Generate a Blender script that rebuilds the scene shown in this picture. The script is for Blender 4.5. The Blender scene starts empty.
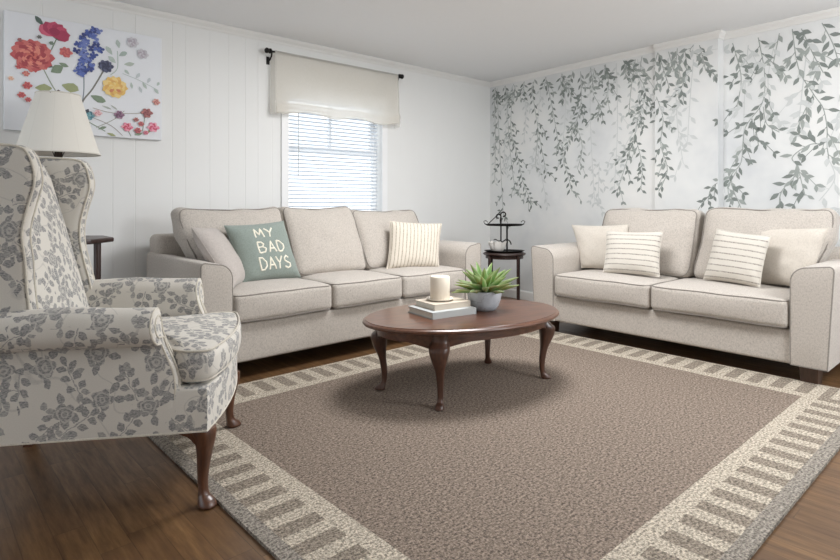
import bpy, math, random
from mathutils import Vector, Matrix, noise
random.seed(7)
PI = math.pi
scene = bpy.context.scene
COL = scene.collection
R = math.radians

# ------------------------------------------------------------------ materials
def srgb(r, g, b):
    f = lambda c: (c / 255 / 12.92) if c / 255 <= .04045 else ((c / 255 + .055) / 1.055) ** 2.4
    return (f(r), f(g), f(b), 1)

class NT:
    """small wrapper that strings shader nodes together"""
    def __init__(s, name):
        s.m = bpy.data.materials.new(name); s.m.use_nodes = True
        s.t = s.m.node_tree; s.n = s.t.nodes; s.l = s.t.links
        s.b = s.n['Principled BSDF']
    def put(s, sock, v):
        if isinstance(v, bpy.types.NodeSocket): s.l.new(v, sock)
        elif v is not None: sock.default_value = v
    def math(s, op, a, b=None, c=None, clamp=False):
        n = s.n.new('ShaderNodeMath'); n.operation = op; n.use_clamp = clamp
        s.put(n.inputs[0], a); s.put(n.inputs[1], b); s.put(n.inputs[2], c)
        return n.outputs[0]
    def vmath(s, op, a, b=None, scale=None):
        n = s.n.new('ShaderNodeVectorMath'); n.operation = op
        s.put(n.inputs[0], a); s.put(n.inputs[1], b)
        if scale is not None: s.put(n.inputs['Scale'], scale)
        return n.outputs[0]
    def coord(s, kind='Object'):
        return s.n.new('ShaderNodeTexCoord').outputs[kind]
    def sep(s, v):
        n = s.n.new('ShaderNodeSeparateXYZ'); s.put(n.inputs[0], v); return n.outputs
    def comb(s, x, y, z=0.):
        n = s.n.new('ShaderNodeCombineXYZ')
        s.put(n.inputs[0], x); s.put(n.inputs[1], y); s.put(n.inputs[2], z); return n.outputs[0]
    def noise(s, v, scale, detail=3, rough=.5, out='Fac'):
        n = s.n.new('ShaderNodeTexNoise'); s.put(n.inputs['Vector'], v)
        n.inputs['Scale'].default_value = scale; n.inputs['Detail'].default_value = detail
        n.inputs['Roughness'].default_value = rough
        return n.outputs[out]
    def white(s, v):
        n = s.n.new('ShaderNodeTexWhiteNoise'); s.put(n.inputs['Vector'], v); return n.outputs['Value']
    def mix(s, f, a, b):
        n = s.n.new('ShaderNodeMix'); n.data_type = 'RGBA'
        s.put(n.inputs[0], f); s.put(n.inputs[6], a); s.put(n.inputs[7], b); return n.outputs[2]
    def ramp(s, f, stops):
        n = s.n.new('ShaderNodeValToRGB'); e = n.color_ramp.elements
        e[0].position, e[0].color = stops[0]; e[1].position, e[1].color = stops[-1]
        for p, c in stops[1:-1]:
            k = e.new(p); k.color = c
        s.put(n.inputs[0], f); return n.outputs[0]
    def mapr(s, v, a, b, c, d):
        n = s.n.new('ShaderNodeMapRange')
        s.put(n.inputs[0], v)
        for i, q in enumerate((a, b, c, d)): n.inputs[i + 1].default_value = q
        return n.outputs[0]
    def bump(s, h, strength=.3, dist=.002):
        n = s.n.new('ShaderNodeBump'); n.inputs['Strength'].default_value = strength
        n.inputs['Distance'].default_value = dist; s.put(n.inputs['Height'], h)
        s.l.new(n.outputs[0], s.b.inputs['Normal'])
    def set(s, **k):
        for a, v in k.items(): s.put(s.b.inputs[a.replace('_', ' ')], v)
        return s.m

def scl(c, k): return tuple(min(1, x * k) for x in c[:3]) + (1,)

def plain(name, c, rough=.6, metal=0., var=.06, scale=12.):
    t = NT(name); o = t.coord()
    f = t.noise(o, scale, 4)
    return t.set(Base_Color=t.mix(f, scl(c, 1 - var), scl(c, 1 + var)), Roughness=rough, Metallic=metal)

def fabric(name, c, dark=.72, light=1.12, scale=260., blotch=.08, sheen=.25):
    t = NT(name); o = t.coord()
    f = t.noise(o, scale, 2, .6)
    g = t.noise(t.vmath('MULTIPLY', o, (1., 1., .7)), scale * .55, 2, .6)
    h = t.math('MULTIPLY', t.math('ADD', f, g), .5)
    c1 = t.ramp(h, [(.32, scl(c, dark)), (.5, c), (.68, scl(c, light))])
    b = t.noise(o, 5., 3)
    col = t.mix(t.math('MULTIPLY', b, blotch), c1, scl(c, dark))
    t.bump(h, .35, .0015)
    return t.set(Base_Color=col, Roughness=.95, Sheen_Weight=sheen, Specular_IOR_Level=.2)

def wood(name, c1, c2, rough=.35, scale=9., axis=(1, 8, 8), coat=.2):
    t = NT(name); o = t.coord()
    v = t.vmath('MULTIPLY', o, axis)
    f = t.noise(v, scale, 6, .62)
    g = t.noise(o, 3., 2)
    f = t.math('ADD', t.math('MULTIPLY', f, .75), t.math('MULTIPLY', g, .25))
    t.bump(f, .08, .001)
    return t.set(Base_Color=t.ramp(f, [(.33, c1), (.66, c2)]), Roughness=rough, Coat_Weight=coat, Coat_Roughness=.2)

M = {}
M['wall'] = plain('painted_panelling', srgb(232, 232, 230), .6, var=.012, scale=2.)
M['ceiling'] = plain('ceiling_paint', srgb(238, 239, 240), .9, var=.012, scale=30.)
M['trim'] = plain('trim_paint', srgb(232, 231, 228), .45, var=.01)
M['casing'] = plain('window_paint', srgb(240, 240, 240), .4, var=.01)

t = NT('mural_ground'); o = t.coord()
f = t.noise(o, 1.6, 4, .6)
M['mural'] = t.set(Base_Color=t.ramp(f, [(.3, srgb(209, 211, 212)), (.5, srgb(224, 225, 224)), (.7, srgb(232, 231, 228))]), Roughness=.75)
M['leaf_dark'] = plain('mural_leaf_dark', srgb(128, 135, 131), .8, var=.22, scale=14.)
M['leaf_mid'] = plain('mural_leaf_mid', srgb(156, 162, 158), .8, var=.18, scale=14.)
M['leaf_pale'] = plain('mural_leaf_pale', srgb(202, 205, 204), .8, var=.08, scale=14.)

# floor boards run along y
t = NT('oak_floor'); o = t.coord(); sx = t.sep(o)
pid = t.math('FLOOR', t.math('DIVIDE', sx[0], .083))
off = t.math('MULTIPLY', t.white(t.comb(pid, 3.)), 7.)
yid = t.math('FLOOR', t.math('DIVIDE', t.math('ADD', sx[1], off), .74))
tone = t.white(t.comb(pid, yid, 1.))
fx = t.math('FRACT', t.math('DIVIDE', sx[0], .083)); fy = t.math('FRACT', t.math('DIVIDE', t.math('ADD', sx[1], off), .74))
gap = t.math('MAXIMUM', t.math('LESS_THAN', fx, .03), t.math('LESS_THAN', fy, .004))
gv = t.vmath('ADD', t.vmath('MULTIPLY', o, (9., .9, 1.)), t.comb(t.math('MULTIPLY', tone, 37.), t.math('MULTIPLY', tone, 11.)))
gr = t.noise(gv, 5., 7, .65)
base = t.ramp(gr, [(.3, srgb(80, 57, 37)), (.5, srgb(113, 83, 54)), (.72, srgb(140, 108, 72))])
tint = t.mix(t.math('MULTIPLY', tone, .55), base, srgb(82, 58, 38))
colr = t.mix(t.math('MULTIPLY', gap, .5), tint, srgb(40, 25, 16))
t.bump(t.math('SUBTRACT', gr, t.math('MULTIPLY', gap, 1.5)), .12, .001)
M['floor'] = t.set(Base_Color=colr, Roughness=t.mapr(gr, .3, .7, .42, .3), Coat_Weight=.08, Coat_Roughness=.3)

SOFA = srgb(190, 182, 173)
M['sofa'] = fabric('greige_tweed', SOFA, .68, 1.15, 240.)
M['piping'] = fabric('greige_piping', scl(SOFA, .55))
M['sofa_dark'] = fabric('greige_tweed_lining', scl(SOFA, .45))
M['cream'] = fabric('cream_linen', srgb(207, 199, 188), .86, 1.06, 200.)
M['green'] = fabric('sage_green_cotton', srgb(141, 151, 144), .82, 1.1, 240.)
M['grey_pillow'] = fabric('grey_linen', srgb(184, 176, 170), .84, 1.08, 200.)
M['letter'] = fabric('cream_lettering', srgb(240, 234, 218), .94, 1.03, 300.)

def striped(name, axis, n, ground, line, width, raised=True):
    """cushion cloth: UV runs 0..1 across the cushion"""
    t = NT(name); uv = t.sep(t.coord('UV')); o = t.coord()
    wob = t.math('MULTIPLY', t.math('SUBTRACT', t.noise(o, 60., 2), .5), .012)
    p = t.math('FRACT', t.math('MULTIPLY', t.math('ADD', uv[axis], wob), n))
    d = t.math('ABSOLUTE', t.math('SUBTRACT', p, .5))
    m = t.mapr(d, width, width + .06, 1., 0.)
    br = t.math('MULTIPLY', m, t.mapr(t.noise(o, 120., 2), .35, .6, .45, 1.))
    g = t.noise(o, 220., 2)
    c = t.mix(g, scl(ground, .9), scl(ground, 1.05))
    t.bump(t.math('ADD', t.math('MULTIPLY', g, .3), t.math('MULTIPLY', m, 1.)), .5, .002)
    return t.set(Base_Color=t.mix(br, c, line), Roughness=.95, Sheen_Weight=.2, Specular_IOR_Level=.2)
M['stripe_h'] = striped('cream_cloth_grey_stripes', 1, 8.5, srgb(213, 207, 197), srgb(150, 143, 135), .07)
M['stripe_v'] = striped('cream_cloth_fine_upright_stripes', 0, 15., srgb(220, 211, 197), srgb(168, 156, 139), .1)

# rug
def rug_mat(name, c):
    t = NT(name); o = t.coord()
    f = t.noise(t.vmath('MULTIPLY', o, (1., .75, 1.)), 170., 3, .7)
    w = t.noise(t.vmath('MULTIPLY', o, (.8, 1.3, 1.)), 85., 2, .5)
    h = t.math('ADD', t.math('MULTIPLY', f, .6), t.math('MULTIPLY', w, .4))
    t.bump(h, .9, .006)
    return t.set(Base_Color=t.ramp(h, [(.40, scl(c, .42)), (.5, c), (.60, scl(c, 1.6))]), Roughness=1., Specular_IOR_Level=.1)
M['rug_field'] = rug_mat('rug_taupe', srgb(131, 118, 107))
M['rug_cream'] = rug_mat('rug_cream', srgb(177, 167, 152))
M['rug_bar'] = rug_mat('rug_bar', srgb(137, 127, 115))
M['rug_edge'] = rug_mat('rug_edge', srgb(140, 133, 124))

M['mahogany'] = wood('mahogany', srgb(66, 38, 25), srgb(114, 73, 51), .3, 7., (1.2, 9, 9), .35)
M['mahogany_leg'] = wood('mahogany_leg', srgb(58, 36, 27), srgb(92, 60, 45), .34, 7., (9, 9, 1.2), .3)
M['chair_leg'] = wood('walnut_leg', srgb(62, 36, 25), srgb(104, 66, 44), .35, 8., (9, 9, 1.2), .3)
M['dark_wood'] = wood('dark_wood', srgb(38, 25, 22), srgb(66, 45, 40), .4, 8., (9, 9, 1.5), .2)
M['foot_wood'] = wood('sofa_foot_wood', srgb(52, 34, 24), srgb(82, 56, 40), .45, 8., (9, 9, 1.5), .1)
M['black_metal'] = plain('black_iron', srgb(34, 32, 31), .45, .6)
M['bronze'] = plain('dark_bronze', srgb(54, 40, 32), .4, .5)
M['candle'] = plain('ivory_wax', srgb(243, 232, 214), .5, var=.03)
M['wick'] = plain('wick', srgb(60, 50, 42), .9)
M['dish'] = plain('cream_stoneware', srgb(214, 206, 194), .45, var=.05)
M['ruffle'] = plain('white_ceramic', srgb(226, 222, 216), .5, var=.04)
M['pages'] = plain('page_paper', srgb(226, 221, 210), .9, var=.06, scale=60.)
M['book_cream'] = plain('cream_book_cloth', srgb(206, 194, 178), .75, var=.05)
M['book_grey'] = plain('grey_book_cloth', srgb(186, 189, 188), .7, var=.05)
t = NT('grey_cement_pot'); o = t.coord()
f = t.noise(o, 18., 5, .6); vo = t.noise(t.vmath('MULTIPLY', o, (1, 1, 2)), 9., 3)
vein = t.mapr(t.math('ABSOLUTE', t.math('SUBTRACT', vo, .5)), 0., .02, .6, 0.)
M['pot'] = t.set(Base_Color=t.mix(vein, t.ramp(f, [(.3, srgb(172, 178, 185)), (.7, srgb(196, 201, 207))]), srgb(140, 144, 150)), Roughness=.5)
M['soil'] = plain('soil', srgb(58, 47, 38), 1., var=.3, scale=120.)
t = NT('succulent_leaf'); uv = t.sep(t.coord('UV')); o = t.coord()
e = t.math('ABSOLUTE', t.math('SUBTRACT', uv[0], .5))
f = t.noise(o, 40., 3)
lc = t.mix(f, srgb(92, 134, 74), srgb(130, 166, 98))
lc = t.mix(t.mapr(e, .26, .5, 0., .8), lc, srgb(208, 220, 174))
lc = t.mix(t.mapr(uv[1], .7, 1., 0., .5), lc, srgb(172, 192, 132))
M['leaf'] = t.set(Base_Color=lc, Roughness=.42, Subsurface_Weight=.05)
t = NT('lamp_shade_linen'); uv = t.sep(t.coord('UV'))
pan = t.math('FRACT', t.math('MULTIPLY', uv[0], 10.))
sm = t.mapr(t.math('ABSOLUTE', t.math('SUBTRACT', pan, .5)), .485, .5, 0., .3)
M['shade'] = t.set(Base_Color=t.mix(sm, srgb(232, 228, 219), srgb(190, 184, 174)), Roughness=.85)
M['valance'] = None
t = NT('valance_linen'); o = t.coord()
g = t.noise(t.vmath('MULTIPLY', o, (1, 1, .3)), 180., 2)
mixn = t.n.new('ShaderNodeMixShader'); tr = t.n.new('ShaderNodeBsdfTranslucent'); tp = t.n.new('ShaderNodeBsdfTransparent'); mx2 = t.n.new('ShaderNodeMixShader')
cc = t.mix(g, srgb(240, 236, 228), srgb(250, 247, 241))
t.set(Base_Color=cc, Roughness=.9)
t.l.new(cc, tr.inputs[0]); mixn.inputs[0].default_value = .5
t.l.new(t.b.outputs[0], mixn.inputs[1]); t.l.new(tr.outputs[0], mixn.inputs[2])
mx2.inputs[0].default_value = .5
t.l.new(mixn.outputs[0], mx2.inputs[1]); t.l.new(tp.outputs[0], mx2.inputs[2])
t.l.new(mx2.outputs[0], t.n['Material Output'].inputs[0])
M['valance'] = t.m
t = NT('blind_slat')
tr = t.n.new('ShaderNodeBsdfTranslucent'); tr.inputs[0].default_value = srgb(240, 245, 250)
ms = t.n.new('ShaderNodeMixShader'); ms.inputs[0].default_value = .4
t.set(Base_Color=srgb(236, 240, 244), Roughness=.5)
t.l.new(t.b.outputs[0], ms.inputs[1]); t.l.new(tr.outputs[0], ms.inputs[2]); t.l.new(ms.outputs[0], t.n['Material Output'].inputs[0])
M['slat'] = t.m
t = NT('window_glass')
gl = t.n.new('ShaderNodeBsdfGlossy'); gl.inputs['Roughness'].default_value = .02
tp = t.n.new('ShaderNodeBsdfTransparent'); ms = t.n.new('ShaderNodeMixShader'); ms.inputs[0].default_value = .06
t.l.new(tp.outputs[0], ms.inputs[1]); t.l.new(gl.outputs[0], ms.inputs[2]); t.l.new(ms.outputs[0], t.n['Material Output'].inputs[0])
M['glass'] = t.m
M['wand'] = plain('clear_wand', srgb(206, 210, 212), .25)
M['canvas'] = plain('white_canvas', srgb(232, 234, 238), .8, var=.015, scale=5.)

# printed chair cloth: flower heads and sprigs scattered on cream
def chair_cloth():
    t = NT('floral_print_cloth'); uv0 = t.coord('UV')
    jig = t.vmath('SCALE', t.vmath('SUBTRACT', t.noise(uv0, 42., 2, .6, 'Color'), (.5, .5, .5)), scale=.017)
    uv = t.vmath('ADD', uv0, jig)
    def cells(scale, rnd, off, metric='EUCLIDEAN'):
        v = t.vmath('ADD', t.vmath('SCALE', uv, scale=scale), off)
        n = t.n.new('ShaderNodeTexVoronoi'); n.voronoi_dimensions = '2D'; n.feature = 'F1'
        n.inputs['Scale'].default_value = 1.; n.inputs['Randomness'].default_value = rnd
        t.l.new(v, n.inputs['Vector'])
        d = t.vmath('SUBTRACT', v, n.outputs['Position'])
        a = t.math('MULTIPLY', t.white(n.outputs['Position']), 6.283)
        s_, c_ = t.math('SINE', a), t.math('COSINE', a)
        q = t.sep(d)
        x = t.math('ADD', t.math('MULTIPLY', q[0], c_), t.math('MULTIPLY', q[1], s_))
        y = t.math('SUBTRACT', t.math('MULTIPLY', q[1], c_), t.math('MULTIPLY', q[0], s_))
        return x, y, n.outputs['Position']
    def ell(x, y, cx, cy, ang, a, b):
        dx, dy = t.math('SUBTRACT', x, cx), t.math('SUBTRACT', y, cy)
        ca, sa = math.cos(ang), math.sin(ang)
        u = t.math('DIVIDE', t.math('ADD', t.math('MULTIPLY', dx, ca), t.math('MULTIPLY', dy, sa)), a)
        v = t.math('DIVIDE', t.math('SUBTRACT', t.math('MULTIPLY', dy, ca), t.math('MULTIPLY', dx, sa)), b)
        # pointed leaf: |v| < 1-u^2
        return t.math('SUBTRACT', t.math('SUBTRACT', 1., t.math('MULTIPLY', u, u)), t.math('ABSOLUTE', v))
    big = lambda v: t.mapr(v, 0., .12, 0., 1.)
    # flowers
    x, y, pos = cells(7., .45, (3.3, 1.7, 0))
    r = t.math('SQRT', t.math('ADD', t.math('MULTIPLY', x, x), t.math('MULTIPLY', y, y)))
    th = t.math('ARCTAN2', y, x)
    pet = t.math('ABSOLUTE', t.math('SINE', t.math('MULTIPLY', th, 2.5)))
    rr = t.math('ADD', .17, t.math('MULTIPLY', pet, .085))
    fl = big(t.math('MULTIPLY', t.math('SUBTRACT', rr, r), 9.))
    pet2 = t.math('SINE', t.math('ADD', t.math('MULTIPLY', t.noise(uv0, 38., 1), 9.), t.math('MULTIPLY', r, 62.)))
    ring = t.math('MULTIPLY', fl, t.mapr(pet2, .1, .6, 0., .55))
    lv = t.math('MAXIMUM', ell(x, y, .34, .07, .4, .15, .085), ell(x, y, .28, -.2, -.7, .14, .08))
    lv = t.math('MAXIMUM', lv, ell(x, y, -.3, .17, 2.5, .15, .085))
    lv = t.math('MAXIMUM', lv, ell(x, y, -.2, -.29, 4.1, .14, .08))
    m1 = t.math('MAXIMUM', fl, big(lv))
    # sprigs
    x, y, pos = cells(7., .45, (3.3 + .5, 1.7 + .5, 0))
    xs = t.math('ADD', x, t.math('MULTIPLY', t.math('MULTIPLY', y, y), .5))
    ay = t.math('ABSOLUTE', y)
    pr = .24
    xm = t.math('SUBTRACT', t.math('MULTIPLY', t.math('FRACT', t.math('DIVIDE', t.math('ADD', xs, 2.), pr)), pr), pr / 2)
    sp = ell(xm, ay, .0, .125, .85, .125, .078)
    lim = t.math('LESS_THAN', t.math('ABSOLUTE', xs), .36)
    stem = t.math('MULTIPLY', t.math('SUBTRACT', .012, ay), 60.)
    sp = t.math('MULTIPLY', t.math('MAXIMUM', big(sp), t.math('MULTIPLY', t.math('GREATER_THAN', stem, 0.), .8)), lim)
    tip = big(ell(xs, y, .42, 0., 0., .12, .075))
    m2 = t.math('MAXIMUM', sp, tip)
    x, y, pos = cells(11., .7, (7.7, 2.2, 0))
    m3 = t.math('MULTIPLY', t.math('MAXIMUM', big(ell(x, y, .1, .0, .3, .2, .12)), big(ell(x, y, -.16, .1, 1.9, .16, .1))), .8)
    # wandering stems
    wv = t.noise(uv0, 5.5, 1, .4)
    st = t.mapr(t.math('ABSOLUTE', t.math('SUBTRACT', wv, .5)), .004, .009, .3, 0.)
    allm = t.math('MAXIMUM', t.math('MAXIMUM', m1, m2), t.math('MAXIMUM', m3, st))
    # hatching inside the motifs
    hn = t.noise(t.vmath('MULTIPLY', uv0, (1., 2.2, 1.)), 130., 2, .6)
    fill = t.math('MULTIPLY', allm, t.mapr(hn, .35, .62, .95, .45))
    fill = t.math('MULTIPLY', fill, t.math('SUBTRACT', 1., ring))
    tone = t.noise(uv0, 6., 2)
    ink = t.mix(tone, srgb(98, 102, 110), srgb(128, 127, 127))
    cr = t.noise(uv0, 300., 2)
    cream = t.mix(cr, srgb(205, 200, 191), srgb(219, 214, 205))
    t.bump(cr, .25, .0012)
    return t.set(Base_Color=t.mix(fill, cream, ink), Roughness=.95, Sheen_Weight=.15, Specular_IOR_Level=.2)
M['floral'] = chair_cloth()
M['floral_piping'] = fabric('cream_piping', srgb(210, 203, 190), .82, 1.08, 240.)
M['chair_lining'] = fabric('dark_lining', srgb(70, 66, 62))

# ------------------------------------------------------------------ mesh helpers
class MB:
    def __init__(s):
        s.v = []; s.f = []; s.mi = []; s.uv = {}
    def add(s, vs, fs, mi=0, uvs=None):
        b = len(s.v); s.v += [tuple(p) for p in vs]
        for k, f in enumerate(fs):
            if uvs: s.uv[len(s.f)] = [uvs[i] for i in f]
            s.f.append([b + i for i in f]); s.mi.append(mi)
    def box(s, lo, hi, mi=0):
        x0, y0, z0 = lo; x1, y1, z1 = hi
        vs = [(x, y, z) for z in (z0, z1) for y in (y0, y1) for x in (x0, x1)]
        s.add(vs, [(0, 2, 3, 1), (4, 5, 7, 6), (0, 1, 5, 4), (2, 6, 7, 3), (0, 4, 6, 2), (1, 3, 7, 5)], mi)
    def rings(s, rings, cap0=True, cap1=True, mi=0, closed=True, uv=False):
        n = len(rings[0]); vs = [p for r in rings for p in r]; fs = []; m = n if closed else n - 1
        for i in range(len(rings) - 1):
            for j in range(m):
                k = (j + 1) % n
                fs.append((i * n + j, i * n + k, (i + 1) * n + k, (i + 1) * n + j))
        if cap0: fs.append(tuple(reversed(range(n))))
        if cap1: fs.append(tuple(range((len(rings) - 1) * n, len(rings) * n)))
        s.add(vs, fs, mi)
    def lathe(s, prof, c=(0, 0, 0), seg=32, mi=0, sx=1., sy=1., cap=True):
        rs = [[(c[0] + r * sx * math.cos(2 * PI * k / seg), c[1] + r * sy * math.sin(2 * PI * k / seg), c[2] + z) for k in range(seg)] for r, z in prof]
        s.rings(rs, cap, cap, mi)
    def tube(s, pts, rad, seg=8, closed=False, mi=0):
        pts = [Vector(p) for p in pts]; n = len(pts); rs = []
        up = None
        for i, p in enumerate(pts):
            if closed: d = pts[(i + 1) % n] - pts[i - 1]
            else: d = pts[min(i + 1, n - 1)] - pts[max(i - 1, 0)]
            if d.length < 1e-9: d = Vector((0, 0, 1))
            d.normalize()
            if up is None:
                up = Vector((0, 0, 1)) if abs(d.z) < .9 else Vector((1, 0, 0))
            a = up - d * up.dot(d)
            if a.length < 1e-4: a = d.orthogonal()
            a.normalize(); up = a; b = d.cross(a)
            r = rad[i] if isinstance(rad, (list, tuple)) else rad
            rs.append([p + (a * math.cos(2 * PI * k / seg) + b * math.sin(2 * PI * k / seg)) * r for k in range(seg)])
        if closed: rs.append(rs[0])
        s.rings(rs, not closed, not closed, mi)
    def build(s, name, mat, parent=None, smooth=40, uvbox=False, loc=None):
        me = bpy.data.meshes.new(name); me.from_pydata(s.v, [], s.f)
        for m in (mat if isinstance(mat, (list, tuple)) else [mat]): me.materials.append(m)
        me.polygons.foreach_set('material_index', s.mi)
        if s.uv or uvbox:
            ul = me.uv_layers.new(name='UVMap')
            for p in me.polygons:
                if uvbox:
                    n = p.normal; ax = max(range(3), key=lambda i: abs(n[i]))
                    for li in p.loop_indices:
                        c = me.vertices[me.loops[li].vertex_index].co
                        ul.data[li].uv = ((c.y, c.z), (c.x, c.z), (c.x, c.y))[ax]
                else:
                    q = s.uv.get(p.index)
                    if q:
                        for k, li in enumerate(p.loop_indices): ul.data[li].uv = q[k]
        if smooth:
            me.polygons.foreach_set('use_smooth', [True] * len(me.polygons))
            me.set_sharp_from_angle(angle=R(smooth))
        me.update()
        o = bpy.data.objects.new(name, me); COL.objects.link(o)
        if parent is not None: o.parent = parent
        if loc: o.location = loc
        return o

def tag(o, label=None, cat=None, group=None, kind=None):
    if label: o['label'] = label
    if cat: o['category'] = cat
    if group: o['group'] = group
    if kind: o['kind'] = kind
    return o
def struct(o): o['kind'] = 'structure'; return o
def empty(name, loc, rz=0., label=None, cat=None, group=None):
    o = bpy.data.objects.new(name, None); COL.objects.link(o)
    o.location = loc; o.rotation_euler = (0, 0, rz); o.empty_display_size = .1
    return tag(o, label, cat, group)

def inset(poly, d):
    n = len(poly); out = []
    area = sum(poly[i][0] * poly[(i + 1) % n][1] - poly[(i + 1) % n][0] * poly[i][1] for i in range(n))
    sg = 1 if area > 0 else -1
    for i in range(n):
        a, b, c = Vector(poly[i - 1]), Vector(poly[i]), Vector(poly[(i + 1) % n])
        e1 = (b - a); e2 = (c - b)
        if e1.length < 1e-9: e1 = e2
        if e2.length < 1e-9: e2 = e1
        e1.normalize(); e2.normalize()
        n1 = Vector((-e1.y, e1.x)) * sg; n2 = Vector((-e2.y, e2.x)) * sg
        m = n1 + n2
        m = m / max(.5, m.length_squared / 2) if m.length > 1e-6 else n1
        out.append(b + m * d)
    return out

def densify(poly, step):
    out = []; n = len(poly)
    for i in range(n):
        a, b = Vector(poly[i]), Vector(poly[(i + 1) % n]); k = max(1, int((b - a).length / step))
        out += [a.lerp(b, j / k) for j in range(k)]
    return out

def spline(pts, n=6, closed=False):
    P = [Vector(p) for p in pts]; out = []; m = len(P)
    rng = range(m if closed else m - 1)
    for i in rng:
        if closed: p0, p1, p2, p3 = P[i - 1], P[i], P[(i + 1) % m], P[(i + 2) % m]
        else: p0, p1, p2, p3 = P[max(i - 1, 0)], P[i], P[i + 1], P[min(i + 2, m - 1)]
        for k in range(n):
            t = k / n
            out.append(.5 * ((2 * p1) + (p2 - p0) * t + (2 * p0 - 5 * p1 + 4 * p2 - p3) * t * t + (3 * p1 - p0 - 3 * p2 + p3) * t ** 3))
    if not closed: out.append(P[-1])
    return out

def slab(mb, outline, d0, d1, r, mp, crown0=0., crown1=0., caps=5, warp=None, mi=0):
    """closed slab with rounded rims; mp maps (a, b, depth) to xyz"""
    n = len(outline); rings = []
    cx = sum(p[0] for p in outline) / n; cy = sum(p[1] for p in outline) / n
    def ring(poly, d): return [mp(p[0], p[1], d) for p in poly]
    K = 4
    lo = inset(outline, r)
    for k in range(1, caps + 1):
        s_ = k / (caps + .0)
        s_ = .04 + .96 * s_
        cr = crown0 * (1 - s_ ** 2.2)
        if k < caps: rings.append(ring([(cx + (p[0] - cx) * s_, cy + (p[1] - cy) * s_) for p in lo], d0 - cr))
    for k in range(K + 1):
        a = PI / 2 * k / K
        rings.append(ring(inset(outline, r * (1 - math.sin(a))), d0 + r * (1 - math.cos(a))))
    for k in range(K + 1):
        a = PI / 2 * (1 - k / K)
        rings.append(ring(inset(outline, r * (1 - math.sin(a))), d1 - r * (1 - math.cos(a))))
    for k in range(caps - 1, 0, -1):
        s_ = .04 + .96 * k / caps
        cr = crown1 * (1 - s_ ** 2.2)
        rings.append(ring([(cx + (p[0] - cx) * s_, cy + (p[1] - cy) * s_) for p in lo], d1 + cr))
    if warp: rings = [[warp(Vector(p)) for p in q] for q in rings]
    mb.rings(rings, True, True, mi)

def rbox(mb, lo, hi, r, n=12, fn=None, mi=0):
    """rounded box built from subdivided faces; fn(unit coords, point) bends it"""
    lo, hi = Vector(lo), Vector(hi); c = (lo + hi) / 2; h = (hi - lo) / 2
    r = min(r, h.x, h.y, h.z); idx = {}; vs = []
    def ts(H):
        core = H - r; q = [-H, -core - r * .62, -core - r * .25]
        q = [-H, -core - r * .7, -core - r * .35, -core]
        m = [(-core + 2 * core * k / n) for k in range(1, n)]
        return q + m + [-a for a in reversed(q)]
    gx, gy, gz = ts(h.x), ts(h.y), ts(h.z)
    def vert(x, y, z):
        key = (round(x, 6), round(y, 6), round(z, 6))
        if key not in idx:
            p = Vector((x, y, z)); q = Vector([max(-(h[i] - r), min(h[i] - r, p[i])) for i in range(3)])
            d = p - q
            # spread the corner directions evenly
            if d.length > 1e-9:
                e = Vector([math.tan(d[i] / r * PI / 4) for i in range(3)])
                p = q + e.normalized() * r
            w = c + p
            if fn: w = Vector(fn((p.x / h.x, p.y / h.y, p.z / h.z), w))
            idx[key] = len(vs); vs.append(w)
        return idx[key]
    fs = []
    def face(A, B, mk, flip):
        for i in range(len(A) - 1):
            for j in range(len(B) - 1):
                f = [vert(*mk(A[i], B[j])), vert(*mk(A[i + 1], B[j])), vert(*mk(A[i + 1], B[j + 1])), vert(*mk(A[i], B[j + 1]))]
                f = list(reversed(f)) if flip else f
                if len(set(f)) == 4: fs.append(tuple(f))
    face(gx, gy, lambda a, b: (a, b, h.z), False); face(gx, gy, lambda a, b: (a, b, -h.z), True)
    face(gx, gz, lambda a, b: (a, -h.y, b), False); face(gx, gz, lambda a, b: (a, h.y, b), True)
    face(gy, gz, lambda a, b: (h.x, a, b), False); face(gy, gz, lambda a, b: (-h.x, a, b), True)
    mb.add(vs, fs, mi)

def nz(p, s, seed=0.): return noise.noise(Vector(p) * s + Vector((seed * 7.3, seed * 3.1, seed)))

# ------------------------------------------------------------------ setting
HC = 2.275; YW = 4.02; XR = 4.694; K = .06
def wallx(y): return XR - K * (YW - y)
WN = Vector((-1, K, 0)).normalized()            # normal of the right wall, into the room
WT = Vector((-K, -1, 0)).normalized()           # along the right wall, away from the corner
def onright(s, z, d=0.): return Vector((XR, YW, 0)) + WT * s + WN * d + Vector((0, 0, z))

m = MB(); m.add([(-2.6, -2.8, 0), (4.85, -2.8, 0), (4.85, YW, 0), (-2.6, YW, 0)], [(0, 1, 2, 3)])
struct(m.build('floor', M['floor'], smooth=0))
m = MB(); m.add([(-2.6, -2.8, HC), (4.85, -2.8, HC), (4.85, YW + .02, HC), (-2.6, YW + .02, HC)], [(3, 2, 1, 0)])
struct(m.build('ceiling', M['ceiling'], smooth=0))

# window wall: boards with v grooves, hole for the window
WX0, WX1, WZ0, WZ1 = 2.255, 3.195, .80, 1.86
grooves = [-2.1, -1.75, -1.4, -.9, -.45, -.1, .2, .62, 1.0, 1.135, 1.37, 1.46, 1.63, 1.77, 1.90, 2.0, 2.12, 3.42, 3.65, 3.9, 4.1, 4.35]
pts = [(-2.6, 0.)]
for g in grooves:
    gd = .002 if g < 2.1 else .0008
    pts += [(g - .004, 0.), (g, gd), (g + .004, 0.)]
pts += [(WX0, 0.), (WX1, 0.), (XR, 0.)]
pts.sort()
m = MB()
for (xa, ya), (xb, yb) in zip(pts, pts[1:]):
    spans = [(0, HC)] if not (xa >= WX0 - 1e-6 and xb <= WX1 + 1e-6) else [(0, WZ0), (WZ1, HC)]
    for za, zb in spans:
        m.add([(xa, YW + ya, za), (xb, YW + yb, za), (xb, YW + yb, zb), (xa, YW + ya, zb)], [(0, 1, 2, 3)])
D = .14
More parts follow.
